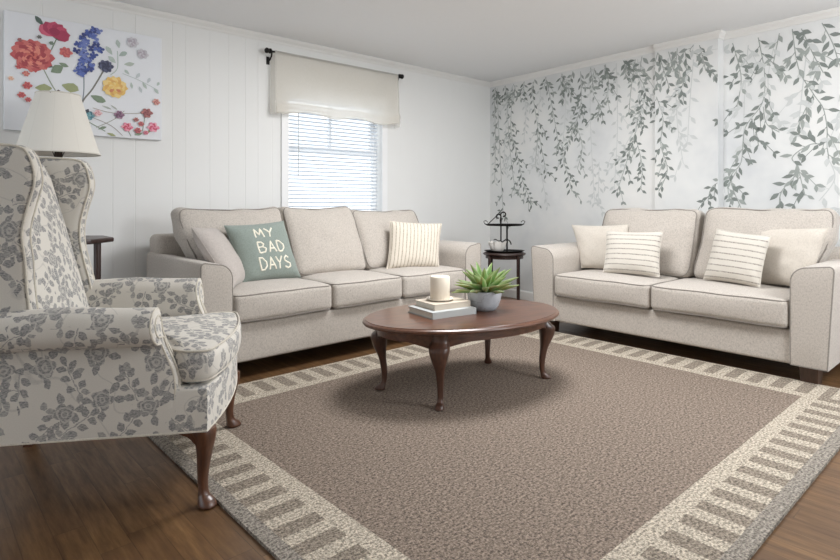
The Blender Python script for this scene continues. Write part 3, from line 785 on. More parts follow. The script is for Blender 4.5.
def make_sofa(root, W, aw, seats, backs, ah, zs, depth, ybot, ytop, flare, seatd, bz, foot):
    b = MB(); rbox(b, (aw - .02, .02, .1), (W - aw + .02, depth - .05, zs - .165), .015, 8)
    b.build('base', M['sofa'], root)
    # back frame
    b = MB(); rbox(b, (.03, depth - .2, .1), (W - .03, depth, bz - .19), .04, 10, lambda u, p: (p.x, p.y - .07 * (1 - max(0, min(1, (p.z - .1) / .6))), p.z))
    b.build('back_frame', M['sofa'], root)
    for left in (True, False):
        P = arm_profile(aw, left, ah, .1, flare)
        if not left: P = [Vector((W - p.x, p.y)) for p in P]
        P = densify(P, .04)
        a = MB(); slab(a, P, 0., depth - .06, .012, lambda x, z, d: (x, d - (0.), z), caps=2)
        am = a.build('armrest', M['sofa'], root)
        Q = inset(P, .004)
        n0 = 0
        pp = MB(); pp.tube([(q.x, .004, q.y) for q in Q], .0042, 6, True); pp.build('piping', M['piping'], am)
    gap = .004
    for i, (x0, x1) in enumerate(seats):
        z1 = zs; z0 = zs - .165
        def fn(u, p, i=i):
            q = Vector(p)
            if u[2] > 0: q.z += .02 * (1 - abs(u[0]) ** 2.5) * (1 - abs(u[1]) ** 2.5) * u[2]
            if u[1] < -.3: q.y -= .012 * (1 - u[0] ** 2) * (1 - u[2] ** 2)
            q.z += .004 * nz(p, 5., i); return q
        s = MB(); rbox(s, (x0 + gap, -.012, z0 + .003), (x1 - gap, seatd, z1), .03, 14, fn)
        so = s.build('seat_cushion', M['sofa'], root)
        for zz, dz in ((z1 - .009, 1), (z0 + .012, 0)):
            path = []
            xa, xb, ya, yb, rr = x0 + gap + .007, x1 - gap - .007, -.012 + .007, seatd - .01, .03
            for cx_, cy_, a0 in ((xb - rr, ya + rr, -90), (xb - rr, yb - rr, 0), (xa + rr, yb - rr, 90), (xa + rr, ya + rr, 180)):
                for k in range(5):
                    a = R(a0 + 90 * k / 4); path.append((cx_ + rr * math.cos(a), cy_ + rr * math.sin(a)))
            path = densify(path, .03)
            w3 = []
            for p in path:
                u = ((p[0] - (x0 + x1) / 2) / ((x1 - x0) / 2))
                w3.append((p[0], p[1] - (.004 if p[1] < .02 else 0) * (1 - u * u), zz + .004 * nz((p[0], p[1], zz), 5., i)))
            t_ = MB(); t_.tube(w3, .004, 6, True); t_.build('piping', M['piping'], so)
    for i, (xb0, xb1, xt0, xt1, zt, th, sag) in enumerate(backs):
        H = zt - zs + .01
        tilt = math.atan2(ytop - ybot, H)
        def place(u, p, i=i, full=1):
            x01 = u[0]; v = (u[2] + 1) / 2; v = max(0, min(1, v))
            xl = xb0 + (xt0 - xb0) * min(1, v * 1.6) ** 1.3; xr = xb1 + (xt1 - xb1) * min(1, v * 1.6) ** 1.3
            x = (xl + xr) / 2 + x01 * (xr - xl) / 2 * (1 - .035 * (1 - u[2] ** 2) * 0)
            y = p.y; z = p.z
            if u[1] < 0: y -= .065 * (1 - abs(u[0]) ** 2.2) * (1 - abs(u[2]) ** 2.2)
            z -= sag * (1 - u[0] ** 2) * max(0, u[2]) ** 2
            y += .010 * nz((x, 0, z), 7., i + 1) + .006 * nz((x, 0, z), 17., i + 4)
            z += .012 * nz((x, y, 0), 8., i + 2) * max(0, u[2])
            x += .006 * nz((0, y, z), 8., i + 3)
            # lean back about the bottom front edge
            yy = ybot + y * math.cos(tilt) + z * math.sin(tilt); zz = zs + .005 + z * math.cos(tilt) - y * math.sin(tilt) * .35
            return (x, yy, zz)
        c = MB(); rbox(c, (-.3, 0., 0.), (.3, th, H / math.cos(tilt)), .055, 16, place)
        co = c.build('back_cushion', M['sofa'], root)
        # seam piping round the front rim
        path = []
        hh = H / math.cos(tilt) / 2
        for k in range(72):
            a = 2 * PI * k / 72; ca, sa = math.cos(a), math.sin(a)
            e = .19; ux = math.copysign(abs(ca) ** e, ca) ; uz = math.copysign(abs(sa) ** e, sa)
            p = Vector((ux * .3 * .965, .0165, hh + uz * hh * .955))
            path.append(place((ux * .965, -.8, uz * .955), p))
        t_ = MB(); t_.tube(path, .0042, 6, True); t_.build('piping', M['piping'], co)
    for fx, fy in ((.05, .04), (W - .05 - foot, .04), (.05, depth - .16), (W - .05 - foot, depth - .16)):
        f = MB(); rs = []
        for z, e in ((0, .006), (.1, 0.), (.11, 0.)):
            rs.append([(fx + e, fy + e, z), (fx + foot - e, fy + e, z), (fx + foot - e, fy + .1 - e, z), (fx + e, fy + .1 - e, z)])
        f.rings(rs); f.build('leg', M['foot_wood'], root, smooth=0)

s1 = empty('three_seat_sofa', (1.16, 2.98, 0), 0, 'greige three-seat sofa under the window against the white panelled wall', 'sofa')
make_sofa(s1, 2.215, .18, [(.18, .825), (.825, 1.40), (1.40, 2.035)],
          [(.19, .81, .085, .795, .968, .19, .042), (.80, 1.40, .795, 1.40, .968, .19, .04), (1.39, 2.03, 1.39, 2.06, .93, .19, .024)],
          .672, .485, .96, .37, .60, .0, .62, .975, .09)
s2 = empty('two_seat_sofa', (3.60, 2.64, 0), -PI / 2, 'greige two-seat sofa standing in front of the vine mural wall', 'sofa')
make_sofa(s2, 1.88, .175, [(.18, .918), (.918, 1.70)],
          [(.20, .99, .26, 1.0, .935, .18, .006), (1.0, 1.69, 1.03, 1.80, .948, .18, .010)],
          .655, .455, .84, .43, .58, .03, .60, .90, .09)

# ------------------------------------------------------------------ cushions
def pillow(name, BL, BR, TL, TR, th, mat, label, seed=0, n=22, group=None, pinch=.055):
    BL, BR, TL, TR = map(Vector, (BL, BR, TL, TR))
    base = (BL + BR) / 2
    nrm = ((BR - BL).cross(TL - BL)).normalized()
    def surf(u, v, side):
        e = pinch * (1 - v * v) ** .8 if True else 0
        uu = u * (1 - pinch * (1 - v * v) * abs(u) ** 3); vv = v * (1 - pinch * (1 - u * u) * abs(v) ** 3)
        a, b = (uu + 1) / 2, (vv + 1) / 2
        p = BL * (1 - a) * (1 - b) + BR * a * (1 - b) + TL * (1 - a) * b + TR * a * b
        t_ = th / 2 * (max(0., (1 - u ** 4) * (1 - v ** 4)) ** .55)
        t_ *= (.86 + .14 * math.cos(u * 2.2) * math.cos(v * 2.2 + .3))
        w_ = .006 * nz((u * .2, v * .2, side), 22., seed) * (1 - max(abs(u), abs(v)) ** 6)
        w_ += .004 * math.sin(9 * (u + v) + seed) * max(0, abs(u * v)) * .8
        return p + nrm * side * (t_ + w_ * (1 if max(abs(u), abs(v)) < .999 else 0)) - base
    mb = MB(); idx = {}; vs = []; uvs = []
    g = [math.sin(PI / 2 * (-1 + 2 * i / n)) for i in range(n + 1)]
    for side in (1, -1):
        for i, u in enumerate(g):
            for j, v in enumerate(g):
                if i in (0, n) or j in (0, n):
                    if (i, j, 0) in idx: continue
                    idx[(i, j, 0)] = len(vs)
                else: idx[(i, j, side)] = len(vs)
                vs.append(surf(u, v, side)); uvs.append(((u + 1) / 2, (v + 1) / 2))
    G = lambda i, j, s_: idx[(i, j, 0)] if (i in (0, n) or j in (0, n)) else idx[(i, j, s_)]
    fs = []
    for side in (1, -1):
        for i in range(n):
            for j in range(n):
                f = (G(i, j, side), G(i + 1, j, side), G(i + 1, j + 1, side), G(i, j + 1, side))
                fs.append(f if side == 1 else tuple(reversed(f)))
    mb.add(vs, fs, 0, uvs)
    o = mb.build(name, mat, None, smooth=60, loc=base)
    # fine sewn rim
    rim = [(g[i], -1) for i in range(n)] + [(1, g[i]) for i in range(n)] + [(g[i], 1) for i in range(n, 0, -1)] + [(-1, g[i]) for i in range(n, 0, -1)]
    t_ = MB(); t_.tube([surf(u, v, 0) for u, v in rim], .0028, 6, True); t_.build('seam', mat, o)
    tag(o, label, 'pillow', group)
    return o, surf

pillow('throw_pillow', (1.385, 3.10, .50), (1.60, 3.36, .50), (1.245, 3.33, .845), (1.46, 3.53, .83), .14, M['grey_pillow'], 'plain grey throw pillow leaning in the sofa corner behind the green lettered one', 1)
gp, gs = pillow('throw_pillow', (1.535, 3.285, .494), (1.955, 3.315, .494), (1.470, 3.40, .848), (1.880, 3.41, .866), .14, M['green'], 'sage green throw pillow lettered MY BAD DAYS in cream', 2)
pillow('throw_pillow', (2.655, 3.275, .494), (3.045, 3.12, .494), (2.765, 3.37, .846), (3.165, 3.21, .82), .13, M['stripe_v'], 'cream throw pillow with fine upright stripes on the sofa under the window', 3)
pillow('throw_pillow', (3.955, 2.445, .475), (3.965, 2.03, .475), (4.06, 2.60, .803), (4.06, 2.115, .82), .13, M['cream'], 'plain cream throw pillow beside the sofa arm nearest the corner side table', 4)
pillow('throw_pillow', (3.80, 2.17, .478), (3.85, 1.775, .478), (3.925, 2.215, .773), (3.935, 1.79, .783), .12, M['stripe_h'], 'cream pillow with grey cross stripes leaning on the plain pillow next to the corner-side arm', 5)
pillow('throw_pillow', (3.955, 1.525, .478), (3.83, 1.15, .478), (4.035, 1.47, .813), (3.925, 1.12, .785), .12, M['stripe_h'], 'cream pillow with grey cross stripes at the sofa end away from the corner side table', 6)
pillow('throw_pillow', (4.07, 1.27, .475), (3.97, .93, .475), (4.13, 1.275, .824), (4.02, .845, .842), .13, M['cream'], 'plain cream throw pillow at the sofa end away from the corner side table', 7)

# lettering on the green cushion
L_ = {'M': [[(0, 0), (.12, 1), (.5, .3), (.88, 1), (1, 0)]], 'Y': [[(0, 1), (.48, .48)], [(1, 1), (.48, .48), (.36, 0)]],
      'B': [[(0, 0), (0, 1), (.55, .98), (.82, .78), (.6, .56), (0, .53)], [(.6, .56), (.98, .36), (.75, .06), (0, 0)]],
      'A': [[(0, 0), (.5, 1), (1, 0)], [(.2, .34), (.82, .34)]], 'D': [[(0, 0), (0, 1), (.5, .97), (.95, .62), (.9, .3), (.5, .03), (0, 0)]],
      'S': [[(.92, .86), (.55, 1), (.15, .85), (.12, .64), (.5, .5), (.92, .36), (.9, .1), (.45, 0), (.02, .14)]]}
tx = MB()
def word(wd, u0, v0, lw, lh, gapw):
    for k, ch in enumerate(wd):
        for st in L_[ch]:
            pts_ = densify([Vector(p) for p in st], .12)[:] if False else []
            for a, b in zip(st, st[1:]):
                a, b = Vector(a), Vector(b); kk = max(1, int((b - a).length / .1))
                pts_ += [a.lerp(b, j / kk) for j in range(kk)]
            pts_.append(Vector(st[-1]))
            P3 = []
            for p in pts_:
                u = u0 + k * (lw + gapw) + p.x * lw; v = v0 + p.y * lh
                q0 = gs(u, v, 1); P3.append(q0 + Vector((0, .0028, 0)))
            tx.tube(P3, .0062, 8)
word('MY', -.29, .42, .27, .32, .10); word('BAD', -.33, -.11, .235, .37, .085); word('DAYS', -.42, -.68, .215, .41, .055)
tl_ = tx.build('lettering', M['letter'], gp)

# ------------------------------------------------------------------ cabriole legs
def cab_leg(name, mat, parent, x, y, dirv, prof_, ex=2.6, seg=20):
    """prof_: (z, outward shift, half width outward, half width across)"""
    d = Vector((dirv[0], dirv[1], 0)).normalized(); c = Vector((-d.y, d.x, 0)); rs = []
    P = spline([Vector(p) for p in [(a, b, e, 0) for a, b, e, f in prof_]], 5) if False else None
    V4 = [Vector(p) for p in prof_]; dense = spline(V4, 6)
    for z, s_, a, b in dense:
        ring = []
        for k in range(seg):
            th = 2 * PI * k / seg; ct, st = math.cos(th), math.sin(th)
            ring.append(Vector((x, y, z)) + d * (s_ + a * math.copysign(abs(ct) ** (2 / ex), ct)) + c * (b * math.copysign(abs(st) ** (2 / ex), st)))
        rs.append(ring)
    mb = MB(); mb.rings(rs, True, True); return mb.build(name, mat, parent)

# ------------------------------------------------------------------ coffee table
CT = empty('coffee_table', (2.248, 2.105, RT), R(-15), 'oval dark mahogany coffee table with curved legs standing on the rug', 'coffee table')
TA, TB, TH = .572, .378, .388
mb = MB()
pr_ = [(.0, TH), (.5, TH), (.94, TH), (.972, TH - .001), (.975, TH - .004), (.982, TH - .005), (.995, TH - .010), (1., TH - .017), (.993, TH - .024), (.975, TH - .028), (.6, TH - .028), (0., TH - .028)]
seg = 96; rs = []
for k_, z in pr_:
    a = TA * k_ if k_ < .9 else TA - .6 * (1 - k_) * .9; b = TB * k_ if k_ < .9 else TB - .6 * (1 - k_) * .9
    if k_ == 0: a = b = .001
    rs.append([(a * math.cos(2 * PI * j / seg), b * math.sin(2 * PI * j / seg), z) for j in range(seg)])
mb.rings(rs); mb.build('tabletop', M['mahogany'], CT, smooth=30)
mb = MB(); LEGS = [(.345, .248), (.436, -.144), (-.312, -.244), (-.422, .146)]
LEGS = [(x * math.cos(R(3)) - y * math.sin(R(3)), x * math.sin(R(3)) + y * math.cos(R(3)) - 0.) for x, y in LEGS]
def apr(th):
    a, b = TA - .082, TB - .078
    ct, st = math.cos(th), math.sin(th); e = 2.15
    return a * math.copysign(abs(ct) ** (2 / e), ct), b * math.copysign(abs(st) ** (2 / e), st)
outer_t, outer_b, inn_t, inn_b = [], [], [], []
for j in range(seg):
    th = 2 * PI * j / seg; x, y = apr(th)
    dd = min(abs(math.atan2(math.sin(th - q_), math.cos(th - q_))) for q_ in [math.atan2(ly_ * TA / TB, lx_) for lx_, ly_ in LEGS])
    drop = .052 + .040 * max(0, 1 - dd / .42) ** 1.5
    outer_t.append((x, y, TH - .027)); outer_b.append((x, y, TH - .027 - drop)); inn_b.append((x * .94, y * .92, TH - .027 - drop)); inn_t.append((x * .94, y * .92, TH - .027))
mb.rings([inn_t, inn_b, outer_b, outer_t], False, False); mb.build('apron', M['mahogany'], CT, smooth=50)
lp = [(.0, .012, .022, .019), (.006, .014, .028, .024), (.02, .008, .024, .021), (.034, -.004, .015, .015), (.06, -.010, .0145, .0145), (.11, -.008, .017, .017), (.17, .002, .021, .022), (.225, .014, .035, .037), (.262, .018, .043, .047), (.285, .012, .045, .050), (.300, .002, .038, .046), (.318, -.004, .030, .040), (.349, -.004, .030, .040)]
for x, y in LEGS:
    cab_leg('leg', M['mahogany_leg'], CT, x, y, (x * .9, y * 1.2), [(z * TH / .38, s_, a, b) for z, s_, a, b in lp])

TZ = RT + TH
# books
def book(name, loc, rz, w_, d_, h_, mat, label):
    r_ = empty(name, loc, rz, label, 'book')
    b = MB(); b.box((-w_ / 2, -d_ / 2, 0), (w_ / 2, d_ / 2, .0035)); b.box((-w_ / 2, -d_ / 2, h_ - .0035), (w_ / 2, d_ / 2, h_))
    n = 8; rs = []
    for y in (-1, 1):
        pass
    b.box((-w_ / 2, -d_ / 2, .0035), (w_ / 2, -d_ / 2 + .004, h_ - .0035))
    b.build('cover', mat, r_, smooth=0)
    p = MB(); p.box((-w_ / 2 + .006, -d_ / 2 + .0045, .0036), (w_ / 2 - .006, d_ / 2 - .005, h_ - .0036)); p.build('pages', M['pages'], r_, smooth=0)
    return r_
book('coffee_table_book', (2.140, 2.170, TZ), R(-9), .282, .235, .034, M['book_grey'], 'pale grey book at the bottom of the stack on the coffee table')
book('coffee_table_book', (2.158, 2.184, TZ + .034), R(-9), .235, .19, .030, M['book_cream'], 'cream book lying on the grey one under the candle')
cz = TZ + .064
cx_, cy_ = 2.152, 2.196
dsh = MB(); dsh.lathe([(.0, 0), (.052, 0), (.070, .006), (.075, .012), (.072, .013), (.06, .008), (0, .007)], (0, 0, 0), 40)
tag(dsh.build('candle_dish', M['dish'], loc=(cx_, cy_, cz)), 'small round cream dish under the candle on the books', 'dish')
cn = empty('pillar_candle', (cx_, cy_, cz + .0075), 0, 'ivory pillar candle standing on the dish on the book stack', 'candle')
c = MB(); c.lathe([(0, 0), (.0515, 0), (.053, .003), (.053, .118), (.050, .122), (.043, .121), (.036, .116), (0, .114)], (0, 0, 0), 40); c.build('wax', M['candle'], cn)
c = MB(); c.tube([(0, 0, .113), (.001, 0, .120), (.003, .001, .126)], .0012, 6); c.build('wick', M['wick'], cn)

# plant
pt = empty('potted_succulent', (2.375, 2.075, TZ), 0, 'green succulent plant in a grey cement pot on the coffee table', 'plant')
pt.scale = (1.03,) * 3
c = MB(); c.lathe([(0, 0), (.050, 0), (.060, .004), (.076, .026), (.087, .058), (.0925, .09), (.0935, .104), (.090, .106), (.087, .098), (.083, .085), (0, .085)], (0, 0, 0), 48); c.build('pot', M['pot'], pt)
c = MB(); c.lathe([(0, .088), (.05, .0885), (.083, .086), (.083, .08), (0, .08)], (0, 0, 0), 32); c.build('soil', M['soil'], pt)
fo = MB(); rnd = random.Random(11)
def sleaf(az, el, L, W_, curl):
    n = 9; vs = []; uvs = []; d = Vector((math.cos(az), math.sin(az), 0)); sd = Vector((-math.sin(az), math.cos(az), 0))
    p = Vector((0, 0, .088)) + d * .012; e = el; ring = []
    for i in range(n + 1):
        t_ = i / n
        wd = W_ * (.62 + .9 * t_ - 1.4 * t_ ** 2 * .55) * (1 - t_ ** 3.2) + .0006
        e = el + curl * t_
        if i: p = p + (d * math.cos(e) + Vector((0, 0, 1)) * math.sin(e)) * (L / n)
        up = (-d * math.sin(e) + Vector((0, 0, 1)) * math.cos(e))
        th = .0045 * (1 - .75 * t_)
        for k, (a, b) in enumerate([(-1, .35 * wd), (-.5, .05 * wd), (0, -.08 * wd), (.5, .05 * wd), (1, .35 * wd), (.5, .05 * wd - th * 1.4), (0, -.08 * wd - th * 1.8), (-.5, .05 * wd - th * 1.4)]):
            vs.append(p + sd * a * wd / 2 + up * b); uvs.append(((a + 1) / 2, t_))
    fs = []
    for i in range(n):
        for k in range(8):
            q_ = (k + 1) % 8; fs.append((i * 8 + k, i * 8 + q_, (i + 1) * 8 + q_, (i + 1) * 8 + k))
    fs.append(tuple(range(n * 8, n * 8 + 8)))
    fo.add(vs, fs, 0, uvs)
for lay, (cnt, el, L, W_) in enumerate([(11, .28, .185, .042), (11, .58, .19, .048), (9, .88, .19, .052), (7, 1.13, .18, .05), (4, 1.36, .145, .04)]):
    for k in range(cnt):
        sleaf(2 * PI * k / cnt + lay * .37 + rnd.uniform(-.12, .12), el + rnd.uniform(-.1, .1), L * rnd.uniform(.78, 1.02), W_ * rnd.uniform(.9, 1.15), rnd.uniform(-.45, .05))
fo.build('foliage', M['leaf'], pt, smooth=60)

# ------------------------------------------------------------------ corner side table with tiered tray
ct = empty('corner_side_table', (3.93, 3.20, 0), R(36), 'small dark round side table between the two sofas in the corner', 'side table')
H2 = .548
c = MB(); c.lathe([(0, H2), (.172, H2), (.184, H2 - .003), (.187, H2 - .011), (.182, H2 - .02), (.17, H2 - .024), (0, H2 - .024)], (0, 0, 0), 48); c.build('tabletop', M['dark_wood'], ct)
c = MB(); c.lathe([(.165, H2 - .0245), (.165, H2 - .05), (.152, H2 - .05), (.152, H2 - .0245)], (0, 0, 0), 40, cap=False); c.build('apron', M['dark_wood'], ct)
for k in range(4):
    a = PI / 4 + k * PI / 2; x, y = .172 * math.cos(a), .172 * math.sin(a)
    c = MB(); c.tube([(x, y, 0), (x, y, .2), (x, y, H2 - .024)], [.010, .0115, .0125], 10); c.build('leg', M['dark_wood'], ct)
ts = empty('tiered_tray_stand', (3.93, 3.20, H2), R(-47.6 + 5), 'black iron two-tier tray stand with scroll handle on the corner side table', 'tray stand')
ts.scale = (1.06, 1.06, 1.14)
def tray(mb, z, a, b):
    pr2 = [(0, 0), (.90, 0), (.97, .006), (1.05, .012), (1.06, .0135), (.96, .010), (.9, .004), (0, .004)]
    rs = [[(max(.001, a * k) * math.cos(2 * PI * j / 40), max(.001, b * k) * math.sin(2 * PI * j / 40), z + h) for j in range(40)] for k, h in pr2]
    mb.rings(rs)
c = MB(); tray(c, .0015, .16, .10); c.build('lower_tray', M['black_metal'], ts)
c = MB(); tray(c, .205, .158, .10); c.build('upper_tray', M['black_metal'], ts)
c = MB(); c.tube([(.025, .02, .005), (.025, .02, .21)], .0075, 10); c.build('post', M['black_metal'], ts)
c = MB(); c.tube([(-.03, -.01, .09), (-.03, -.01, .21)], .006, 10)
c.tube(spline([(-.03, -.01, .09), (-.02, -.01, .08), (0, -.01, .092), (.02, -.012, .1), (.045, -.012, .085), (.055, -.012, .06)], 5), .005, 8)
c.tube(spline([(-.03, -.01, .09), (-.05, -.01, .088), (-.075, -.01, .1), (-.09, -.01, .095)], 5), .004, 8); c.build('hanging_scroll', M['black_metal'], ts)
c = MB()
def scroll(x0, z0, sgn, rr, turns, h):
    P = [(x0 * 1., 0, z0), (x0 + sgn * .004, 0, z0 + h * .5)]
    cxx, czz = x0 + sgn * rr, z0 + h
    for k in range(20):
        a = PI + -sgn * 0 + (k / 19) * turns * 2 * PI
        q_ = rr * (1 - .55 * k / 19)
        P.append((cxx + sgn * q_ * math.cos(a), 0, czz + q_ * math.sin(a) * -1))
    return spline(P, 3)
c.tube(scroll(-.03, .215, 1, .024, .85, .075), .0055, 8); c.tube(scroll(-.03, .215, -1, .022, .85, .06), .005, 8); c.build('scroll_handle', M['black_metal'], ts)
c = MB(); c.tube(spline([(-.135, 0, .218), (-.10, 0, .25), (-.06, 0, .285), (-.04, 0, .31)], 4), .0035, 8); c.build('scroll_brace', M['black_metal'], ts)
for sg in (-1, 1):
    c = MB(); c.tube(spline([(sg * .155, 0, .216), (sg * .172, 0, .235), (sg * .155, 0, .245), (sg * .138, 0, .232)], 4), .0025, 6); c.build('tray_handle', M['black_metal'], ts)
c = MB(); sg_ = 36; rs = []
for k_, z in [(.55, 0), (.8, .012), (.95, .035), (1.02, .055), (1.1, .07), (1.0, .066), (.85, .05), (.6, .03), (.05, .028)]:
    ring = []
    for j in range(sg_):
        a = 2 * PI * j / sg_; q_ = k_ * (1 + (.10 * math.sin(9 * a)) * min(1, z / .05)); ring.append((.080 * q_ * math.cos(a), .062 * q_ * math.sin(a), z * 1.2 + .008 * math.sin(9 * a + 1) * min(1, z / .05)))
    rs.append(ring)
c.rings(rs)
wp = Vector((3.93, 3.20, H2)) + Matrix.Rotation(R(-42.6), 3, 'Z') @ Vector((-.062, -.012, 0))
tag(c.build('ruffled_bowl', M['ruffle'], loc=(wp.x, wp.y, H2 + .0074)), 'small white ruffled bowl on the lower tier of the black tray stand', 'bowl')

# ------------------------------------------------------------------ lamp and its table
LX, LY = .640, 3.66; HT = .795
lt = empty('lamp_side_table', (LX, LY, 0), 0, 'dark wooden side table with angled corners behind the floral armchair', 'side table')
c = MB(); oct_ = []
for k in range(8):
    a = PI / 8 + k * PI / 4; oct_.append(Vector((.272 * math.cos(a), .272 * math.sin(a))))
oct_ = densify(oct_, .06); slab(c, oct_, HT - .026, HT, .007, lambda a, b, d: (a, b, d), caps=2); c.build('tabletop', M['dark_wood'], lt)
for k in range(4):
    a = R(-42.4) + k * PI / 2; x, y = .215 * math.cos(a), .215 * math.sin(a)
    c = MB(); c.tube([(x, y, 0), (x, y, HT - .0255)], [.015, .019], 12); c.build('leg', M['dark_wood'], lt)
c = MB(); rs = [[Matrix.Rotation(R(2.6), 3, 'Z') @ Vector(p) for p in [(-.14, -.14, z), (.14, -.14, z), (.14, .14, z), (-.14, .14, z)]] for z in (.2, .215)]
c.rings(rs); c.build('lower_shelf', M['dark_wood'], lt, smooth=0)
lm = empty('table_lamp', (LX, LY, HT), 0, 'table lamp with cream cone shade standing behind the floral armchair', 'lamp')
c = MB(); c.lathe([(0, 0), (.085, 0), (.09, .008), (.075, .02), (.04, .03), (.025, .05), (.05, .10), (.068, .16), (.06, .22), (.03, .29), (.018, .33), (.022, .345), (.015, .36), (0, .36)], (0, 0, 0), 32); c.build('lamp_base', M['bronze'], lm)
c = MB(); c.lathe([(.0, .36), (.016, .36), (.02, .37), (.02, .46), (.016, .50), (0, .50)], (0, 0, 0), 20); c.build('socket', M['bronze'], lm)
c = MB(); c.lathe([(0, .50), (.014, .50), (.017, .52), (.03, .56), (.031, .59), (.02, .615), (0, .62)], (0, 0, 0), 20); c.build('bulb', M['casing'], lm)
seg = 64; vs = []; uvs = []; fs = []
prof_s = [(.204, .464), (.202, .474), (.184, .53), (.158, .62), (.131, .71), (.109, .783), (.106, .793)]
for i, (r_, z) in enumerate(prof_s):
    for j in range(seg + 1):
        a = 2 * PI * j / seg; q_ = r_ * (1 - .012 * abs(math.sin(5 * a)))
        vs.append((q_ * math.cos(a), q_ * math.sin(a), z)); uvs.append((j / seg, i / 6))
for i in range(len(prof_s) - 1):
    for j in range(seg): fs.append((i * (seg + 1) + j, i * (seg + 1) + j + 1, (i + 1) * (seg + 1) + j + 1, (i + 1) * (seg + 1) + j))
c = MB(); c.add(vs, fs, 0, uvs); sh = c.build('lamp_shade', M['shade'], lm); md = sh.modifiers.new('thick', 'SOLIDIFY'); md.thickness = .003
for r_, z in ((.204, .466), (.106, .791)):
    c = MB(); c.tube([(r_ * math.cos(2 * PI * k / 48), r_ * math.sin(2 * PI * k / 48), z) for k in range(48)], .004, 6, True); c.build('shade_rim', M['shade'], sh)
c = MB()
for k in range(3):
    a = k * 2 * PI / 3; c.tube([(0, 0, .78), (.109 * math.cos(a), .109 * math.sin(a), .785)], .002, 6)
for sg in (-1, 1): c.tube(spline([(.018 * sg, 0, .45), (.05 * sg, 0, .55), (.05 * sg, 0, .66), (.0, 0, .78)], 5), .002, 6)
c.lathe([(0, .78), (.009, .78), (.012, .79), (.007, .80), (.01, .812), (0, .82)], (0, 0, 0), 12)
c.build('harp', M['bronze'], lm)

# ------------------------------------------------------------------ wing chair (local x forward, y away to the far side)
WC = empty('wing_armchair', (.91, 2.12, 0), math.atan2(-.524, .851), 'wingback armchair in grey floral print on cream with curved wooden legs', 'armchair')
def fab(mb, name, parent=WC, mat=None, smooth=50): return mb.build(name, mat or M['floral'], parent, smooth, uvbox=True)
# seat rail (front bowed)
def bowfront(uf, vmax, bow, n=10): return [(uf + bow * (1 - (2 * k / n - 1) ** 2), vmax * (2 * k / n - 1)) for k in range(n + 1)]
P = [(-.72, .33), (-.72, -.33)]
P = [Vector(p) for p in [(-.74, -.35)] + bowfront(.005, .355, .035) + [(-.74, .35)]]
c = MB(); slab(c, densify(P, .05), .252, .40, .012, lambda a, b, d: (a, b, d), caps=3); rail = fab(c, 'seat_rail')
c = MB(); q_ = inset(densify(P, .05), .002); c.tube([(p.x, p.y, .258) for p in q_], .004, 6, True); fab(c, 'piping', rail, M['floral_piping'])
# seat cushion, T shaped with bowed front
P = [Vector(p) for p in [(-.60, -.262), (-.125, -.268), (-.105, -.335)] + bowfront(.012, .345, .05) + [(-.105, .335), (-.125, .268), (-.60, .262)]]
P = densify(P, .035)
P = [p * .5 + (P[i - 1] + P[(i + 1) % len(P)]) * .25 for i, p in enumerate(P)]
def sc_warp(p): return Vector((p.x, p.y, p.z + .004 * nz(p, 6.)))
c = MB(); slab(c, P, .402, .515, .034, lambda a, b, d: (a, b, d), 0., .03, 7, sc_warp); sc = fab(c, 'seat_cushion')
for zz in (.508, .413):
    c = MB(); q_ = inset(P, .009); c.tube([(p.x, p.y, zz + .003) for p in q_], .004, 6, True); fab(c, 'piping', sc, M['floral_piping'])
# arms
for sg in (-1, 1):
    # section in (v outward, z): up the outer panel, round the roll, down inside
    sec = [(.352, .26), (.356, .40), (.352, .52), (.350, .54)]
    for k in range(0, 13):
        a = R(-60 + 225 * k / 12); sec.append((.352 + .066 * math.cos(a), .600 + .062 * math.sin(a)))
    sec += [(.285, .58), (.278, .48), (.276, .36), (.285, .26)]
    sec = densify([Vector(p) for p in sec], .03)
    us = [-.76, -.70, -.6, -.5, -.4, -.3, -.24, -.2, -.17, -.155]
    rs = []
    def front(z):       # serpentine front edge
        k = max(0., min(1., (.66 - z) / .3)); return .055 * k - .022 * math.sin(k * PI * 2) * .6
    for iu, u in enumerate(us + [None, None, None]):
        ring = []
        if u is None:
            j = iu - len(us); ins = (.003, .009, .018)[j]; du = (.006, .010, .012)[j]; S_ = inset(sec, ins); uu = -.155 + du
        else: S_ = sec; uu = u
        for v, z in S_:
            f = max(0., min(1., (uu + .40) / .245)) ** 1.5
            ring.append((uu + front(z) * f, sg * v, z + .01 * math.exp(-((uu + .42) / .12) ** 2) * (1 if z > .6 else 0) - .012 * max(0, -(uu + .5)) * 0))
        rs.append(ring)
    c = MB(); c.rings(rs); ao = fab(c, 'armrest')
    if sg > 0:
        for p in ao.data.polygons: pass
    c = MB(); q_ = inset(sec, .004); c.tube([(-.150 + front(z), sg * v, z) for v, z in q_], .004, 6, True); fab(c, 'piping', ao, M['floral_piping'])
    q_ = inset(sec, .026)
    c = MB(); c.tube([(-.1415 + front(z), sg * v, z) for v, z in q_ if z > .3], .0038, 6, False); fab(c, 'piping', ao, M['floral_piping'])
# inner back, reclined
def recl(z): return -.53 - .19 * (z - .45) / .7
P = [Vector(p) for p in [(-.285, .44), (.285, .44), (.29, .9), (.285, 1.10), (.25, 1.15), (.15, 1.172), (0, 1.18), (-.15, 1.172), (-.25, 1.15), (-.285, 1.10), (-.29, .9)]]
c = MB(); slab(c, densify(P, .05), -.03, .10, .03, lambda a, b, d: (recl(b) - .06 + d * .6, a, b), .0, .05, 8); bo = fab(c, 'backrest')
